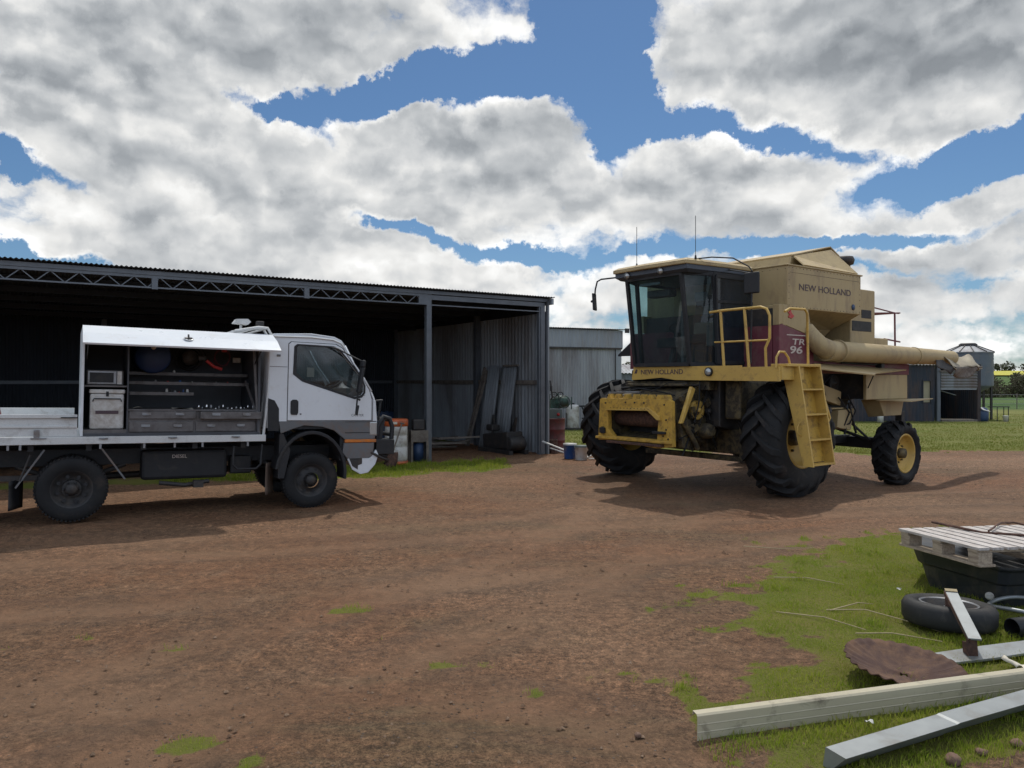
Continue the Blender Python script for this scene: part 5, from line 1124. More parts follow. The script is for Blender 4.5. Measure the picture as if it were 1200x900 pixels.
# engine hood behind the tank, vents, intake
eh = part(MB().box(-3.48,-2.64,-1.30,1.30,2.06,3.40), 'engine_hood', M['cream'], H, bevel=.02)
part(MB().box(-3.34,-3.0,1.295,1.305,2.88,3.03), 'vent', M['black'], eh)
part(MB().box(-3.34,-2.68,1.295,1.305,2.64,2.82), 'vent', M['black'], eh)
part(MB().box(-4.0,-3.49,-1.2,1.28,2.06,2.54), 'rear_hood', M['cream'], H, bevel=.02)
part(MB().box(-4.33,-4.01,-1.4,1.45,2.0,2.16), 'rear_step', M['cream'], H, bevel=.01)
part(MB().lathe([(0,0),(.11,0),(.11,.50),(.165,.52),(.185,.60),(.16,.66),(0,.67)], (-3.12,.9,3.38), (0,0,1), 24), 'air_intake', M['darkmetal'], H)
rr = MB()
for y in (1.2, .2, -1.1): rr.tube([(-4.42,y,2.15),(-4.40,y,3.04)], .018, 8)
rr.tube([(-3.5,1.2,3.12),(-4.40,1.2,3.05),(-4.55,1.2,3.05)], .014, 8).tube([(-3.5,1.2,3.0),(-4.6,1.2,3.06)], .014, 8).tube([(-4.4,1.2,3.05),(-4.4,-1.1,3.05)], .018, 8).tube([(-4.0,1.2,2.54),(-4.6,1.2,2.50)], .016, 8)
part(rr, 'rear_rail', M['maroon'], H)
# unloading auger folded back
part(MB().tube([(-1.04,1.45,2.62),(-1.03,1.55,2.46),(-1.10,1.62,2.33),(-1.3,1.66,2.25)], [.10,.135,.155,.168], 20), 'auger_elbow', M['cream'], H)
part(MB().tube([(-1.25,1.65,2.24),(-3.2,1.65,2.22),(-5.75,1.65,2.20)], [.170,.165,.135], 24), 'auger_tube', M['cream'], H)
part(MB().lathe([(.17,0),(.19,0),(.19,.03),(.17,.03)], (-1.62,1.65,2.24), (1,0,0), 24).lathe([(.155,0),(.166,0),(.166,.02),(.155,.02)], (-4.2,1.65,2.21), (1,0,0), 24), 'auger_clamp', M['cream'], H)
def bil(A, B, C_, D_, wv):
    A, B, C_, D_ = map(Vector, (A, B, C_, D_))
    def f(u, v):
        p = (A*(1-v)+B*v)*(1-u)+(D_*(1-v)+C_*v)*u; return (p.x+.02*math.sin(v*9+u*3)*wv, p.y+.03*math.sin(u*8+v*3)*wv, p.z+(.035*math.sin(u*7+v*4)+.015*math.sin(u*21+v*6)-.03*v*v)*wv)
    return f
sp = part(MB().grid(18, 10, bil((-4.95,1.66,2.26),(-5.30,1.93,2.02),(-6.55,1.92,2.04),(-6.75,1.52,2.26), 1)), 'auger_spout', M['tarp'], H, solid=.012)
part(MB().grid(14, 6, lambda u, v: (-5.30-1.2*u, 1.92-.05*v+.05*math.sin(u*9+v*3)*v, 2.015+.02*u-v*(.08+.15*max(0, math.sin(.5+u*3.0))))), 'torn_fold', M['woodgrey'], sp, solid=.01)
part(MB().grid(8, 6, bil((-4.93,1.69,2.23),(-4.66,1.86,2.03),(-5.2,1.88,1.88),(-5.31,1.92,2.0), .3)), 'spout_mouth', M['darkmetal'], sp, solid=.01)
part(MB().tube([(-1.9,1.55,2.05),(-3.0,1.55,2.03),(-3.3,1.6,2.12)], .016, 6).box(-3.2,-3.1,1.4,1.62,1.98,2.06), 'auger_rest', M['black'], H)
# open side shield and its prop
part(MB().add([(-1.15,1.5,2.03),(-4.25,1.5,1.95),(-2.35,1.92,1.87),(-2.22,1.95,1.84),(-.75,1.86,1.93)], [(0,1,2,3,4)]), 'side_shield', M['cream'], H, solid=.02)
part(MB().tube([(-2.82,1.52,1.62),(-2.5,1.8,1.86)], .010, 6), 'shield_prop', M['black'], H)
# platform, NEW HOLLAND band
pf = part(MB().prism([(.80,-.66),(.80,2.18),(.30,2.18),(.30,1.0),(-.4,1.0),(-.4,-.95),(.55,-.95)], 2, 1.765, 1.93), 'platform', M['black'], H)
bd = part(MB().prism([(-.66,1.80),(-.62,1.985),(-.30,1.975),(1.55,1.975),(1.55,1.95),(2.2,1.95),(2.2,1.74),(1.2,1.75),(.3,1.76),(0,1.80),(-.4,1.77),(-.66,1.76)], 0, .80, .845), 'platform_band', M['lightyellow'], H, bevel=.008)
part(MB().box(.25,.80,2.18,2.21,1.76,1.95), 'platform_edge', M['lightyellow'], H, bevel=.005)
text('NEW HOLLAND', 'lettering', M['letter'], bd, (.8475,-.455,1.855), (R(90),0,R(90)), .11, .001, 1.14, off=.001)
part(MB().prism([(-.60,1.87),(-.56,1.945),(-.53,1.93),(-.545,1.87)], 0, .845, .85), 'emblem', M['letter'], bd)
part(MB().lathe([(0,.0),(.05,.0),(.058,.03),(.05,.045),(.02,.055),(0,.056)], (.845,.98,1.885), (1,0,0), 24), 'work_light', M['lens'], H)
part(MB().lathe([(.05,.0),(.068,.0),(.068,.035),(.058,.036)], (.845,.98,1.885), (1,0,0), 24), 'light_ring', M['black'], H)
# guard rails
def rail(pts, r=.019): return MB().tube(pts, r, 8)
gr = MB()
gr.tube([(.82,.97,2.80),(.82,1.2,2.81),(.82,1.88,2.815),(.82,1.98,2.78),(.82,2.03,2.68),(.82,2.03,2.36),(.82,1.96,2.22),(.82,1.97,1.95)], .020, 8)
gr.tube([(.82,1.17,2.80),(.82,1.235,1.94)], .022, 8).tube([(.82,1.60,2.81),(.82,1.68,1.94)], .022, 8).tube([(.82,1.06,2.335),(.82,2.0,2.33)], .014, 8)
part(gr, 'guard_rail', M['lightyellow'], H)
part(rail([(.62,2.14,2.74),(.50,2.14,2.79),(.12,2.14,2.80),(.05,2.14,2.74),(.03,2.14,1.95)]), 'hand_rail', M['lightyellow'], H)
part(rail([(.86,2.16,1.93),(.85,2.16,2.08),(.78,2.16,2.16),(.66,2.16,2.16),(.56,2.16,2.08),(.50,2.16,1.93)], .016), 'hand_rail', M['lightyellow'], H)
part(rail([(.08,2.18,1.94),(0.0,2.18,1.97),(-.10,2.2,1.93),(-.16,2.28,1.5),(-.19,2.36,1.20),(-.15,2.34,1.12),(-.11,2.30,1.14)], .015), 'hand_rail', M['lightyellow'], H)
# ladder
ld = empty('ladder', (0,0,0)); ld.parent = H
def stringer(x, w):
    return MB().loft([[(x,2.10,1.96),(x+w,2.10,1.96),(x+w,2.27,1.96),(x,2.27,1.96)],[(x,2.34,.53),(x+w,2.34,.53),(x+w,2.50,.53),(x,2.50,.53)]])
part(MB().loft([[(.46,1.99,1.96),(.49,1.99,1.96),(.49,2.28,1.96),(.46,2.28,1.96)],[(.46,2.35,.53),(.49,2.35,.53),(.49,2.51,.53),(.46,2.51,.53)]]), 'stringer', M['lightyellow'], ld, bevel=.004)
part(stringer(-.10,.03), 'stringer', M['lightyellow'], ld, bevel=.004)
for z in (1.62, 1.26, .90, .55):
    yc = 2.10+.24*(1.96-z)/1.43
    part(MB().box(-.07,.46,yc+.01,yc+.16,z-.012,z+.012), 'tread', M['lightyellow'], ld, bevel=.003)
part(MB().loft([[(-.07,2.10,1.96),(.46,2.10,1.96),(.46,2.106,1.96),(-.07,2.106,1.96)],[(-.07,2.335,.57),(.46,2.335,.57),(.46,2.341,.57),(-.07,2.341,.57)]]), 'back_plate', M['yellow'], ld)
part(MB().box(-.1,.75,2.0,2.27,1.95,1.99), 'top_step', M['lightyellow'], ld, bevel=.006)
part(MB().tube([(.50,2.30,1.15),(.56,2.30,1.08),(.56,2.31,1.0),(.50,2.32,.96)], .009, 6), 'hook', M['lightyellow'], ld)
# cab
zt = 3.43; zb = 2.01
def cabpt(x, y, top): return (x+(.0 if top else -.19*(x+.5)/1.5), y, zt if top else zb)
outl = [(1.06,-.56),(1.06,.61),(.56,.82),(-.48,.82),(-.48,-.82),(.56,-.82)]
fr = MB()
for (x, y) in outl:
    fr.bar(cabpt(x, y, 0), cabpt(x, y, 1), .055, .055, (1,0,0))
for a, b_ in zip(outl, outl[1:]+outl[:1]):
    fr.bar(cabpt(*a, 0), cabpt(*b_, 0), .05, .06); fr.bar(cabpt(*a, 1), cabpt(*b_, 1), .05, .06)
part(fr, 'cab_frame', M['black'], H)
def pane(a, b_, z0=0, z1=1, nm='cab_window', m='glasscab', ins=.02):
    A, B = cabpt(*a, 0), cabpt(*b_, 0); C_, D_ = cabpt(*b_, 1), cabpt(*a, 1)
    return part(MB().add([A, B, C_, D_], [(0,1,2,3)]), nm, M[m], H)
pane(outl[5], outl[0]); pane(outl[0], outl[1], nm='windscreen'); pane(outl[1], outl[2]); 
dr = part(MB().add([(.52,.845,2.02),(-.42,.845,2.02),(-.44,.845,3.42),(.54,.845,3.42)], [(0,1,2,3)]), 'cab_door', M['glassdark'], H)
part(MB().bar((.50,.85,2.03),(.53,.85,3.41),.05,.03).bar((-.44,.85,2.03),(-.44,.85,3.41),.05,.03).bar((.5,.85,2.04),(-.44,.85,2.04),.03,.05).bar((.52,.85,3.40),(-.44,.85,3.40),.03,.05).bar((.50,.85,3.0),(-.44,.85,3.02),.02,.04), 'door_frame', M['black'], dr)
part(MB().tube([(.40,.87,2.5),(.40,.90,2.55),(.40,.90,2.75),(.40,.87,2.8)], .010, 6), 'door_handle', M['black'], dr)
part(MB().box(-.49,-.46,-.8,-.5,2.0,3.4).box(-.49,-.46,.5,.8,2.0,3.4).box(-.49,-.46,-.5,.5,2.0,2.55).box(-.49,-.46,-.5,.5,3.2,3.4), 'cab_back', M['boxdark'], H)
part(MB().add([(-.475,-.5,2.55),(-.475,.5,2.55),(-.475,.5,3.2),(-.475,-.5,3.2)], [(0,1,2,3)]), 'rear_window', M['glasscab'], H)
part(MB().add([(.56-.13,-.83,2.02),(-.45,-.83,2.02),(-.46,-.83,3.42),(.55,-.83,3.42)], [(0,1,2,3)]), 'cab_window', M['glasscab'], H)
part(MB().prism([(.78,-.6),(.78,.60),(.4,.80),(-.45,.80),(-.45,-.80),(.4,-.80)], 2, 1.935, 2.0), 'cab_floor', M['seat'], H)
part(MB().box(-.42,.10,-.30,.30,2.38,2.52).obox((-.38,0,2.85),(.14,.56,.75),(0,-.12,0)).box(-.3,0,-.2,.2,2.0,2.4).box(-.35,-.05,.36,.48,2.4,2.72), 'seat', M['seat'], H, bevel=.04)
part(MB().obox((-.30,-.02,2.80),(.05,.46,.5),(0,-.12,0)), 'seat_cover', M['tanleather'], H, bevel=.02)
part(MB().tube([(.62,0,2.0),(.45,0,2.55)], .05, 10).tube([(.42+.06*math.cos(a),.19*math.cos(a+1.57),2.62+.17*math.sin(a+1.57)*.5) for a in [k*.35 for k in range(18)]], .014, 8, True).box(.5,.7,-.22,.22,2.3,2.45), 'steering_column', M['black'], H)
part(MB().box(-.2,.4,.55,.75,2.3,2.65).obox((.45,.5,3.1),(.12,.2,.16)).obox((.5,-.3,3.22),(.2,.5,.12)).box(.55,.60,.2,.24,2.0,2.9), 'control_console', M['boxgrey'], H, bevel=.02)
part(MB().box(.86,.93,-.40,.05,3.32,3.36), 'wiper_motor', M['steel'], H)
rf = MB(); top = [(1.20,-.76),(1.24,.0),(1.20,.82),(.30,.88),(-.42,.87),(-.42,-.87),(.30,-.88)]
rf.prism(top, 2, 3.545, 3.60)
rf.loft([[(x, y, 3.60) for x, y in top], [(x*.93, y*.93, 3.645) for x, y in top]])
part(rf, 'cab_roof', M['cream'], H, bevel=.012)
und = [(1.16,-.74),(1.16,.80),(.30,.86),(-.42,.85),(-.42,-.85),(.30,-.86)]
part(MB().loft([[(x*.93, y*.94, 3.43) for x, y in und], [(x, y, 3.475) for x, y in und], [(x, y, 3.545) for x, y in und]]), 'roof_trim', mat('dark_blue_grey_trim', (.06,.075,.10), (.05,.06,.08), 3, .5), H)
part(MB().lathe([(0,0),(.045,0),(.055,.03),(0,.045)], (1.16,.28,3.49), (1,0,-.2), 20), 'roof_light', M['lens'], H)
part(MB().lathe([(0,0),(.045,0),(.055,.03),(0,.045)], (1.16,-.45,3.49), (1,0,-.2), 20), 'roof_light', M['lens'], H)
for (x, y) in ((1.05,-.35), (.95,.90)):
    part(MB().tube([(x,y if y<.5 else .80,3.60),(x,y if y<.5 else .80,4.30)], .005, 5).lathe([(0,0),(.02,0),(.012,.06),(0,.06)], (x,y if y<.5 else .80,3.63), (0,0,1), 8), 'aerial', M['black'], H)
part(MB().tube([(1.10,-.76,3.50),(1.10,-1.15,3.51),(1.10,-1.25,3.48),(1.10,-1.30,3.34),(1.10,-1.31,3.22)], .014, 8), 'mirror_arm', M['black'], H)
part(MB().obox((1.10,-1.32,3.13),(.16,.035,.30),(.06,0,.5)), 'mirror', M['black'], H, bevel=.012)
part(MB().tube([(1.10,-1.30,3.18),(1.10,-1.40,3.14)], .02, 6), 'mirror_arm', M['black'], H)
part(MB().tube([(.98,.5,3.64),(.75,.95,3.66),(.62,1.25,3.62),(.60,1.52,3.46),(.60,1.58,3.38)], .011, 8).tube([(.2,.86,3.52),(.55,1.3,3.42),(.60,1.55,3.36)], .009, 8).tube([(.60,1.57,3.08),(.60,1.55,2.0)], .014, 8), 'mirror_arm', M['black'], H)
part(MB().obox((.60,1.57,3.21),(.05,.25,.32),(0,0,.1)), 'mirror', M['black'], H, bevel=.02)
part(MB().tube([(1.12,-.52,3.45),(1.13,-.51,3.36),(1.10,-.53,3.28),(1.12,-.50,3.20)], .006, 5), 'loose_wire', M['black'], H)
part(MB().loft([[(-.30,-1.73,2.22),(-.25,-1.73,2.22),(-.25,-1.73,2.50),(-.30,-1.73,2.50)],[(-.30,-2.1,2.22),(-.25,-2.1,2.22),(-.25,-2.1,2.25),(-.30,-2.1,2.25)]]), 'far_side_guard', M['black'], H)
# feeder house
fp = [(-.84,.76),(-.80,1.44),(-.76,1.46),(.70,1.46),(.76,1.43),(.78,.74),(.46,.70),(-.50,.78)]
op = [(-.61,1.27),(.30,1.28),(.50,1.14),(.47,.84),(-.48,.84),(-.60,.96)]
F_ = part(MB().prism(fp, 0, 1.38, 1.46, [op]), 'feeder_frame', M['yellow'], H, bevel=.008)
part(MB().prism([(-.66,1.26),(.31,1.335),(.55,1.20),(.56,1.14),(.50,1.14),(.30,1.28),(-.61,1.27)], 0, 1.46, 1.50), 'opening_lip', M['lightyellow'], F_, bevel=.006)
part(MB().box(1.46,1.56,-.55,.62,.735,.775), 'bottom_bar', M['rust'], F_, bevel=.006)
part(MB().box(1.46,1.53,-.84,.78,.79,.83), 'bottom_rail', M['yellow'], F_, bevel=.006)
mb = MB()
for (y, z) in ((-.72,.93),(-.66,1.38),(-.2,1.40),(.0,1.40),(.2,1.40),(.62,1.38),(.66,1.0),(.66,1.15),(.60,.90),(.70,.86)): mb.lathe([(0,0),(.014,0),(.012,.014),(0,.015)], (1.46,y,z), (1,0,0), 8)
for k in range(12): mb.lathe([(0,0),(.007,0),(.006,.008),(0,.009)], (1.50,-.5+.075*k,1.305), (1,0,0), 6)
part(mb, 'bolt', M['black'], F_)
part(MB().box(1.46,1.50,-.78,-.66,.88,.97).box(1.46,1.52,.42,.66,.93,.97), 'latch_plate', M['black'], F_, bevel=.006)
part(MB().lathe([(.06,0),(.04,0),(.04,.03),(.06,.03)], (1.46,-.72,.93), (1,0,0), 16), 'pin_ring', M['yellowdark'], F_)
part(MB().prism([(1.38,.80),(1.38,1.40),(.9,1.62),(-.2,1.85),(-.3,1.2),(.9,.86)], 1, -.68, -.64).prism([(1.38,.80),(1.38,1.40),(.9,1.62),(-.2,1.85),(-.3,1.2),(.9,.86)], 1, .64, .68).add([(1.38,-.64,1.40),(1.38,.64,1.40),(.9,.64,1.62),(.9,-.64,1.62),(-.2,.64,1.85),(-.2,-.64,1.85)], [(0,1,2,3),(3,2,4,5)]).add([(1.38,-.64,.80),(1.38,.64,.80),(-.3,.64,1.2),(-.3,-.64,1.2)], [(0,1,2,3)]), 'feeder_housing', M['yellowdark'], H)
part(MB().lathe([(0,-.62),(.14,-.62),(.14,.62),(0,.62)], (1.16,0,1.14), (0,1,0), 24), 'feeder_drum', M['rust'], H)
part(MB().box(.9,.95,-.6,.6,.84,1.4), 'feeder_floor', M['black'], H)
part(MB().prism([(1.36,1.10),(1.30,1.10),(1.02,1.62),(1.10,1.66)], 1, .80, .86), 'lift_arm', M['lightyellow'], H, bevel=.008)
part(MB().tube([(1.28,.84,1.12),(1.05,.84,.85),(.95,.84,.70)], .04, 10).prism([(1.22,.72),(1.28,1.12),(1.05,1.15),(.98,.95),(.95,.66)], 1, .69, .78), 'lift_bracket', M['yellowdark'], H, bevel=.01)
p_ = pulley(.86,1.29,.15,.72,'lightyellow',.06); pulley(.62,1.27,.07,.74,'darkmetal')
part(MB().lathe([(0,0),(.10,0),(.12,.05),(.12,.22),(.09,.30),(0,.30)], (.75,.70,.95), (.2,1,.1), 18), 'drive_case', M['yellowdark'], H, bevel=.01)
mb = MB(); random.seed(5)
for k in range(16):
    x0, z0 = random.uniform(.3, 1.2), random.uniform(.8, 1.55)
    mb.tube([(x0,.74,z0),(x0+random.uniform(-.15,.15),.84,z0+random.uniform(-.2,.2)),(x0+random.uniform(-.3,.3),.76,z0+random.uniform(-.3,.2))], random.uniform(.006,.014), 6)
mb.tube([(.8,.76,1.75),(.86,.80,1.45),(1.0,.82,1.1)], .012, 6).tube([(.62,.8,1.7),(.78,.8,1.36)], .008, 6).tube([(.55,.8,1.64),(.9,.8,1.22)], .008, 6)
part(mb, 'hydraulic_hose', M['rubber'], H)
mb = MB()
for k in range(14):
    mb.obox((random.uniform(.35,1.25), random.uniform(.70,.80), random.uniform(.75,1.5)), (random.uniform(.04,.14), .06, random.uniform(.03,.12)), (0, random.uniform(-.6,.6), 0))
part(mb, 'bracket_cluster', M['yellowdark'], H, bevel=.005)
mb = MB(); mb.bar((1.30,-.72,1.545),(1.30,-.05,1.565),.05,.03)
part(mb, 'top_bar', M['steel'], H, bevel=.004)
mb = MB()
for k, y in enumerate((-.62,-.45,-.25,-.05,.12,.28,.46,.6)):
    mb.prism([(y-.05,1.46),(y+.05,1.46),(y+.015,1.53),(y-.02,1.53)], 0, 1.30, 1.42)
part(mb, 'top_bracket', M['yellow'], H, bevel=.004)
part(MB().tube([(1.2,-.9,1.50),(1.0,-.5,1.60),(.9,.2,1.66),(.8,.75,1.68)], .016, 8).tube([(1.25,-.85,1.46),(1.05,-.3,1.62),(1.1,.3,1.56),(1.2,.6,1.52)], .012, 8).tube([(.95,-.8,1.62),(.9,.6,1.70)], .02, 8).tube([(1.15,.05,1.56),(1.0,.3,1.72),(.8,.5,1.74)], .008, 6), 'hydraulic_hose', M['rubber'], H)
part(MB().box(.3,1.0,-.62,.62,1.66,1.70).box(.55,.75,-.9,.9,1.60,1.74), 'cab_mount', M['yellowdark'], H, bevel=.01)
part(MB().box(-.6,.5,1.0,1.3,1.15,1.75), 'side_case', M['yellowdark'], H, bevel=.03)
part(MB().tube([(.3,.95,1.75),(.35,1.1,1.2),(.25,1.15,.95)], .02, 6).tube([(.4,1.05,1.75),(.45,1.1,1.3),(.3,1.2,1.0)], .016, 6), 'hydraulic_hose', M['rubber'], H)
# ------------------------------------------------------------------ foreground scrap on the grass
def place(o, loc, rot=(0,0,0)):
    o.location = loc; o.rotation_euler = tuple(R(a) for a in rot); return o
# spare wheel lying flat
e = empty('spare_wheel', (3.11, 5.47, .0), 10, label='worn car tyre on its rim lying flat on the grass before the black tub', cat='tyre')
e.rotation_euler = (R(-3), R(3), R(10)); e.scale = (.90, .90, .86)
part(MB().lathe([(.205,.05),(.215,.03),(.27,.0),(.315,.012),(.335,.05),(.338,.15),(.315,.188),(.27,.20),(.215,.17),(.205,.15)], (0,0,.01), (0,0,1), 72), 'tyre', M['rubberclean'], e)
part(MB().lathe([(.21,.02),(.208,.18),(.195,.175),(.185,.12),(.16,.10),(.13,.115),(.10,.12),(.06,.10),(.03,.10)], (0,0,.01), (0,0,1), 48), 'rim', M['darkmetal'], e)
part(MB().lathe([(.196,.176),(.205,.186),(.213,.182)], (0,0,.01), (0,0,1), 48), 'rim_edge', M['steel'], e)
mb = MB()
for k in range(5): a = k*1.2566; mb.lathe([(0,.11),(.012,.11),(.01,.14),(0,.14)], (.075*math.cos(a), .075*math.sin(a), .01), (0,0,1), 6, False)
part(mb, 'wheel_nut', M['steel'], e)
o = tag(MB().obox((0,0,0),(.012,.045,.003)).obox((.01,.01,.004),(.01,.03,.003),(0,.4,.8)).build('plastic_scrap', M['plasticwhite']), 'tiny white scrap of plastic lying on the tyre sidewall', 'scrap'); place(o, (2.83, 5.62, .225))
# galvanised bracket resting on the wheel
e = empty('steel_bracket', (0,0,0), 0, label='upright rusty bracket with a pale steel strip leaning on the spare wheel', cat='bracket')
part(MB().bar((2.86,4.76,-.02),(2.86,4.78,.135),.065,.008,(0,1,0)).bar((2.83,4.78,0),(2.83,4.80,.12),.008,.05,(0,1,0)), 'foot', M['rust'], e)
part(MB().bar((2.87,4.76,.145),(3.06,5.36,.285),.075,.012), 'strip', M['galvnew'], e, bevel=.002)
part(MB().bar((2.842,4.77,.132),(3.02,5.36,.27),.012,.03), 'flange', M['rust'], e)
part(MB().bar((3.03,5.32,.16),(3.05,5.36,.265),.05,.05), 'rear_foot', M['rust'], e)
part(MB().bar((3.048,5.325,.288),(3.06,5.36,.296),.075,.004), 'rust_end', M['straw'], e)
# galvanised strip on the grass
tag(MB().loft([[(2.60,4.66,.03),(2.64,4.80,.05),(2.64,4.80,.035),(2.60,4.66,.015)],[(2.98,4.75,.035),(3.0,4.90,.06),(3.0,4.90,.045),(2.98,4.75,.02)],[(3.4,4.86,.05),(3.42,5.0,.07),(3.42,5.0,.055),(3.4,4.86,.035)],[(3.95,4.98,.02),(3.97,5.12,.03),(3.97,5.12,.015),(3.95,4.98,.005)]]).build('steel_strip', M['galvnew'], bevel=.002), 'flat galvanised strip lying on the grass under the rusty bracket', 'steel strip')
# plough disc
e = empty('plough_disc', (2.28, 4.47, .035), 0, label='rusty scalloped plough disc lying dish side up on the grass', cat='plough disc')
e.rotation_euler = (R(5), R(5), 0)
def disc(u, v):
    a = 2*math.pi*u; r = .02+.30*v; sc = abs(math.sin(a*14))
    r2 = r*(1+ (v**6)*(.035*sc)); return (r2*math.cos(a), r2*math.sin(a), .075*(r/.32)**2+.006*(v**5)*math.cos(a*28)+.006*math.sin(a*3+1))
part(MB().grid(225, 12, disc), 'disc', M['rustflat'], e, solid=.006)
# cream steel channel
d_ = Vector((2.83-.91, 4.25-3.71, 0)).normalized(); n_ = Vector((-d_.y, d_.x, 0))
a0 = Vector((.90, 3.73, .0)); a1 = a0+d_*2.75
prof = [(0,.0),(-.0,.036),(-.0025,.039),(0,.042),(.0,.074),(-.0025,.077),(0,.080),(0,.118),(.008,.126),(.045,.128),(.045,.112)]
mb = MB(); mb.add([tuple(q+n_*p[0]+Vector((0,0,p[1]))) for q in (a0, a1) for p in prof], [(i, i+1, len(prof)+i+1, len(prof)+i) for i in range(len(prof)-1)])
mb.add([tuple(v) for v in (a0+d_*.02, a0+n_*.06+d_*-.03, a1+n_*.06, a1)], [(0,1,2,3)])
tag(mb.build('cream_channel', M['beamcream'], solid=.003), 'long cream painted steel channel lying on its edge across the grass', 'steel channel')
# galvanised beam in front
d2 = Vector((2.67-1.42, 4.0-3.42, 0)).normalized(); n2 = Vector((-d2.y, d2.x, 0)); b0_ = Vector((1.455,3.40,0)); 
def gsec(q, z=0): return [tuple(q+n2*a+Vector((0,0,b+z))) for a, b in ((.10,.0),(.055,.0),(-.03,.088),(.085,.092))]
mb = MB(); mb.loft([gsec(b0_+d2*-.0), gsec(b0_+d2*.74, .012), gsec(b0_+d2*.76, .016), gsec(b0_+d2*2.1, .02)])
tag(mb.build('galvanised_beam', M['galvnew'], bevel=.003), 'bent galvanised steel beam lying in front of the cream channel', 'steel beam')
# black tub
e = empty('black_tub', (3.54, 6.30, 0), 0, label='large black plastic tub under the pallet', cat='tub')
def ring_(s, z, o=0): 
    return [(x, y, z) for x, y in ((-.03-o,.30+o),(-.02-o,.22),(.17-o*.3,-.42-o),(.22,-.46-o),(1.75+o,-.20-o),(1.75+o,.72+o),(.25,.80+o))]
part(MB().loft([ring_(1,0,-.05), ring_(1,.18,-.01), ring_(1,.20,.015), ring_(1,.30,.04), ring_(1,.315,.07), ring_(1,.34,.07)], cap=True), 'shell', M['tub'], e, bevel=.01)
part(MB().lathe([(0,0),(.028,0),(.032,.01),(.02,.014),(0,.012)], (.155,-.36,.085), (-.6,-.8,0), 18), 'plug', M['plasticwhite'], e)
part(MB().box(.5,1.2,-.47,-.43,.02,.035), 'foot_strip', M['tub'], e)
# pallet
P0 = Vector((3.27, 6.49, .38)); pa = Vector((.155,-.86,.02)).normalized(); pb = Vector((.99,.14,0)).normalized()
e = empty('timber_pallet', P0, 0, label='weathered timber pallet lying on the black tub', cat='pallet')
def pbrd(u0, u1, v0, v1, z0, z1, nm, m):
    cs = [tuple(pa*u+pb*v+Vector((0,0,z))) for u in (u0, u1) for v in (v0, v1) for z in (z0, z1)]
    return part(MB().add(cs, [(0,1,3,2),(4,6,7,5),(0,4,5,1),(2,3,7,6),(0,2,6,4),(1,5,7,3)]), nm, m, e, bevel=.002)
random.seed(3)
for k in range(11): pbrd(random.uniform(-.01,.01), .87+random.uniform(-.008,.008), .115*k, .115*k+.088, .10+random.uniform(0,.003), .122, 'top_board', M['woodpale'])
for u in (.02,.39,.76): pbrd(u, u+.09, 0, 1.24, .081, .1, 'cross_board', M['wood'])
for u in (.02,.39,.76):
    for v in (0,.55,1.10): pbrd(u, u+.10, v+.005, v+.12, .0, .08, 'block', M['wood'])
for v in (0,.55,1.10): pbrd(0, .88, v, v+.13, -.02, -.001, 'bottom_board', M['wood'])
# bent rusty rods lying on the pallet
Z = .512
tag(MB().tube([(3.62,6.62,Z+.02),(3.83,6.25,Z),(4.02,6.12,Z+.01),(4.30,5.90,Z+.0),(4.36,5.92,Z+.0),(4.62,6.35,Z+.02),(4.9,6.3,Z)], .011, 8).build('iron_rod', M['rust']), 'thick rusty bent rod lying nearest the front on the pallet', 'iron rod', 'bent rusty rods on the pallet')
tag(MB().tube([(3.86,6.22,Z+.02),(4.20,6.60,Z+.015),(4.38,6.70,Z),(4.42,6.55,Z),(4.55,6.5,Z),(4.75,6.65,Z+.3)], .008, 8).build('iron_rod', M['rust']), 'thinner rusty rod rising to the right over the pallet', 'iron rod', 'bent rusty rods on the pallet')
# pipe and hoop at the right edge
o = MB().lathe([(.058,0),(.066,0),(.066,.9),(.058,.9),(.058,0)], (0,0,0), (.95,.25,0), 28).build('poly_pipe', M['pipe']); place(o, (3.40,5.22,.068)); tag(o, 'short black plastic pipe lying on the grass at the right edge', 'pipe')
tag(MB().tube([(3.72+.20*math.cos(a),5.60+.22*math.sin(a),.10+.02*math.sin(a*2)) for a in [k*math.pi/14 for k in range(28)]], .015, 10, True).build('steel_hoop', M['galvnew']), 'grey steel hoop lying above the black pipe at the right edge', 'hoop')
o = MB().grid(8,6,lambda u,v:(.12*u-.03*v+.01*math.sin(v*6),.09*v,.02+.03*math.sin(u*4+1)*v+.015*math.sin(u*9))).build('paper_scrap', M['paper'], solid=.002); place(o, (3.02,4.60,.01)); tag(o, 'crumpled scrap of cream paper on the grass near the right edge', 'paper')
o = MB().grid(5,4,lambda u,v:(.04*u,.02*v,.012+.008*math.sin(u*5+v*4))).build('paper_scrap', M['plasticwhite'], solid=.002); place(o, (1.78,3.86,.02)); tag(o, 'tiny white scrap between the cream channel and the galvanised beam', 'paper')
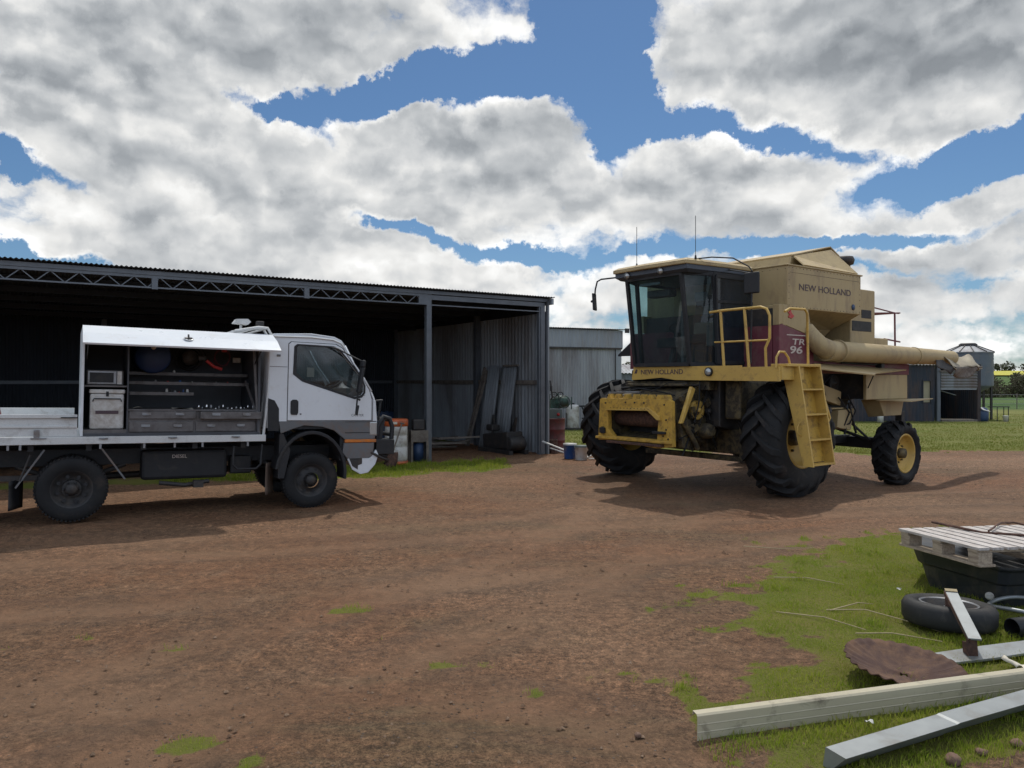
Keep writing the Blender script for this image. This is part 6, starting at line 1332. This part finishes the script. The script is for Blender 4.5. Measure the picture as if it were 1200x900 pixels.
# dry stems on the grass
GT = 'dry pale stems lying on the grass'
for k, (pts_, lb) in enumerate((
    ([(2.36,5.80,.02),(2.62,5.72,.04),(2.90,5.42,.03),(2.98,5.28,.01)], 'pale dry stem ending at the front of the spare wheel'),
    ([(2.40,5.78,.02),(2.66,5.88,.05),(2.80,5.95,.02)], 'short pale stem pointing from the wheel stem to the back'),
    ([(2.3,6.75,.02),(2.55,6.7,.03),(2.8,6.5,.02)], 'dry stem lying left of the black tub'),
    ([(2.40,8.02,.02),(2.75,7.85,.03),(3.1,7.92,.02)], 'dry stem at the far side of the grass patch'),
    ([(2.35,5.25,.02),(2.6,5.22,.03),(2.85,5.10,.02)], 'dry stem lying in front of the spare wheel'),
    ([(2.0,5.75,.015),(2.25,5.6,.03),(2.45,5.35,.015)], 'dry stem out on the grass left of the spare wheel'))):
    tag(MB().tube([(x+random.uniform(-.02,.02), y+random.uniform(-.02,.02), z) for x, y, z in pts_], [.0045, .004, .003, .0015][:len(pts_)], 6).build('dry_stem', M['straw']), lb, 'stem', GT)
# stones near the beam
GS_ = 'brown stones by the galvanised beam'
random.seed(11)
for k, (x, y, r, lb) in enumerate(((2.02,3.52,.035,'brown stone nearest the front under the galvanised beam'),(2.20,3.60,.025,'small brown stone behind the front stone by the beam'),(2.42,3.68,.030,'brown stone halfway along the galvanised beam'),(2.56,3.75,.022,'small reddish stone right of the halfway stone by the beam'),(2.55,3.50,.032,'brown stone at the right edge on bare dirt'),(2.66,3.50,.028,'last brown stone against the right edge of the picture'),(.62,3.78,.018,'small pebble off the left end of the cream channel'))):
    mb = MB(); sd_ = random.random()*50
    def st_(u, v):
        t1 = math.pi*v; p1 = 2*math.pi*u; q = Vector((math.sin(t1)*math.cos(p1), math.sin(t1)*math.sin(p1), math.cos(t1)*.7)); return tuple(q*r*(1+.35*noise.noise(q*1.6+Vector((sd_,0,0)))))
    o = mb.grid(17, 9, st_).build('stone', M['stone']); place(o, (x, y, r*.35)); tag(o, lb, 'stone', GS_)
SC.cycles.max_bounces = 6; SC.cycles.diffuse_bounces = 2; SC.cycles.glossy_bounces = 3; SC.cycles.transmission_bounces = 4; SC.cycles.transparent_max_bounces = 8
SC.cycles.caustics_reflective = False; SC.cycles.caustics_refractive = False
SC.cycles.use_adaptive_sampling = True; SC.cycles.adaptive_threshold = .02
SC.cycles.use_denoising = True
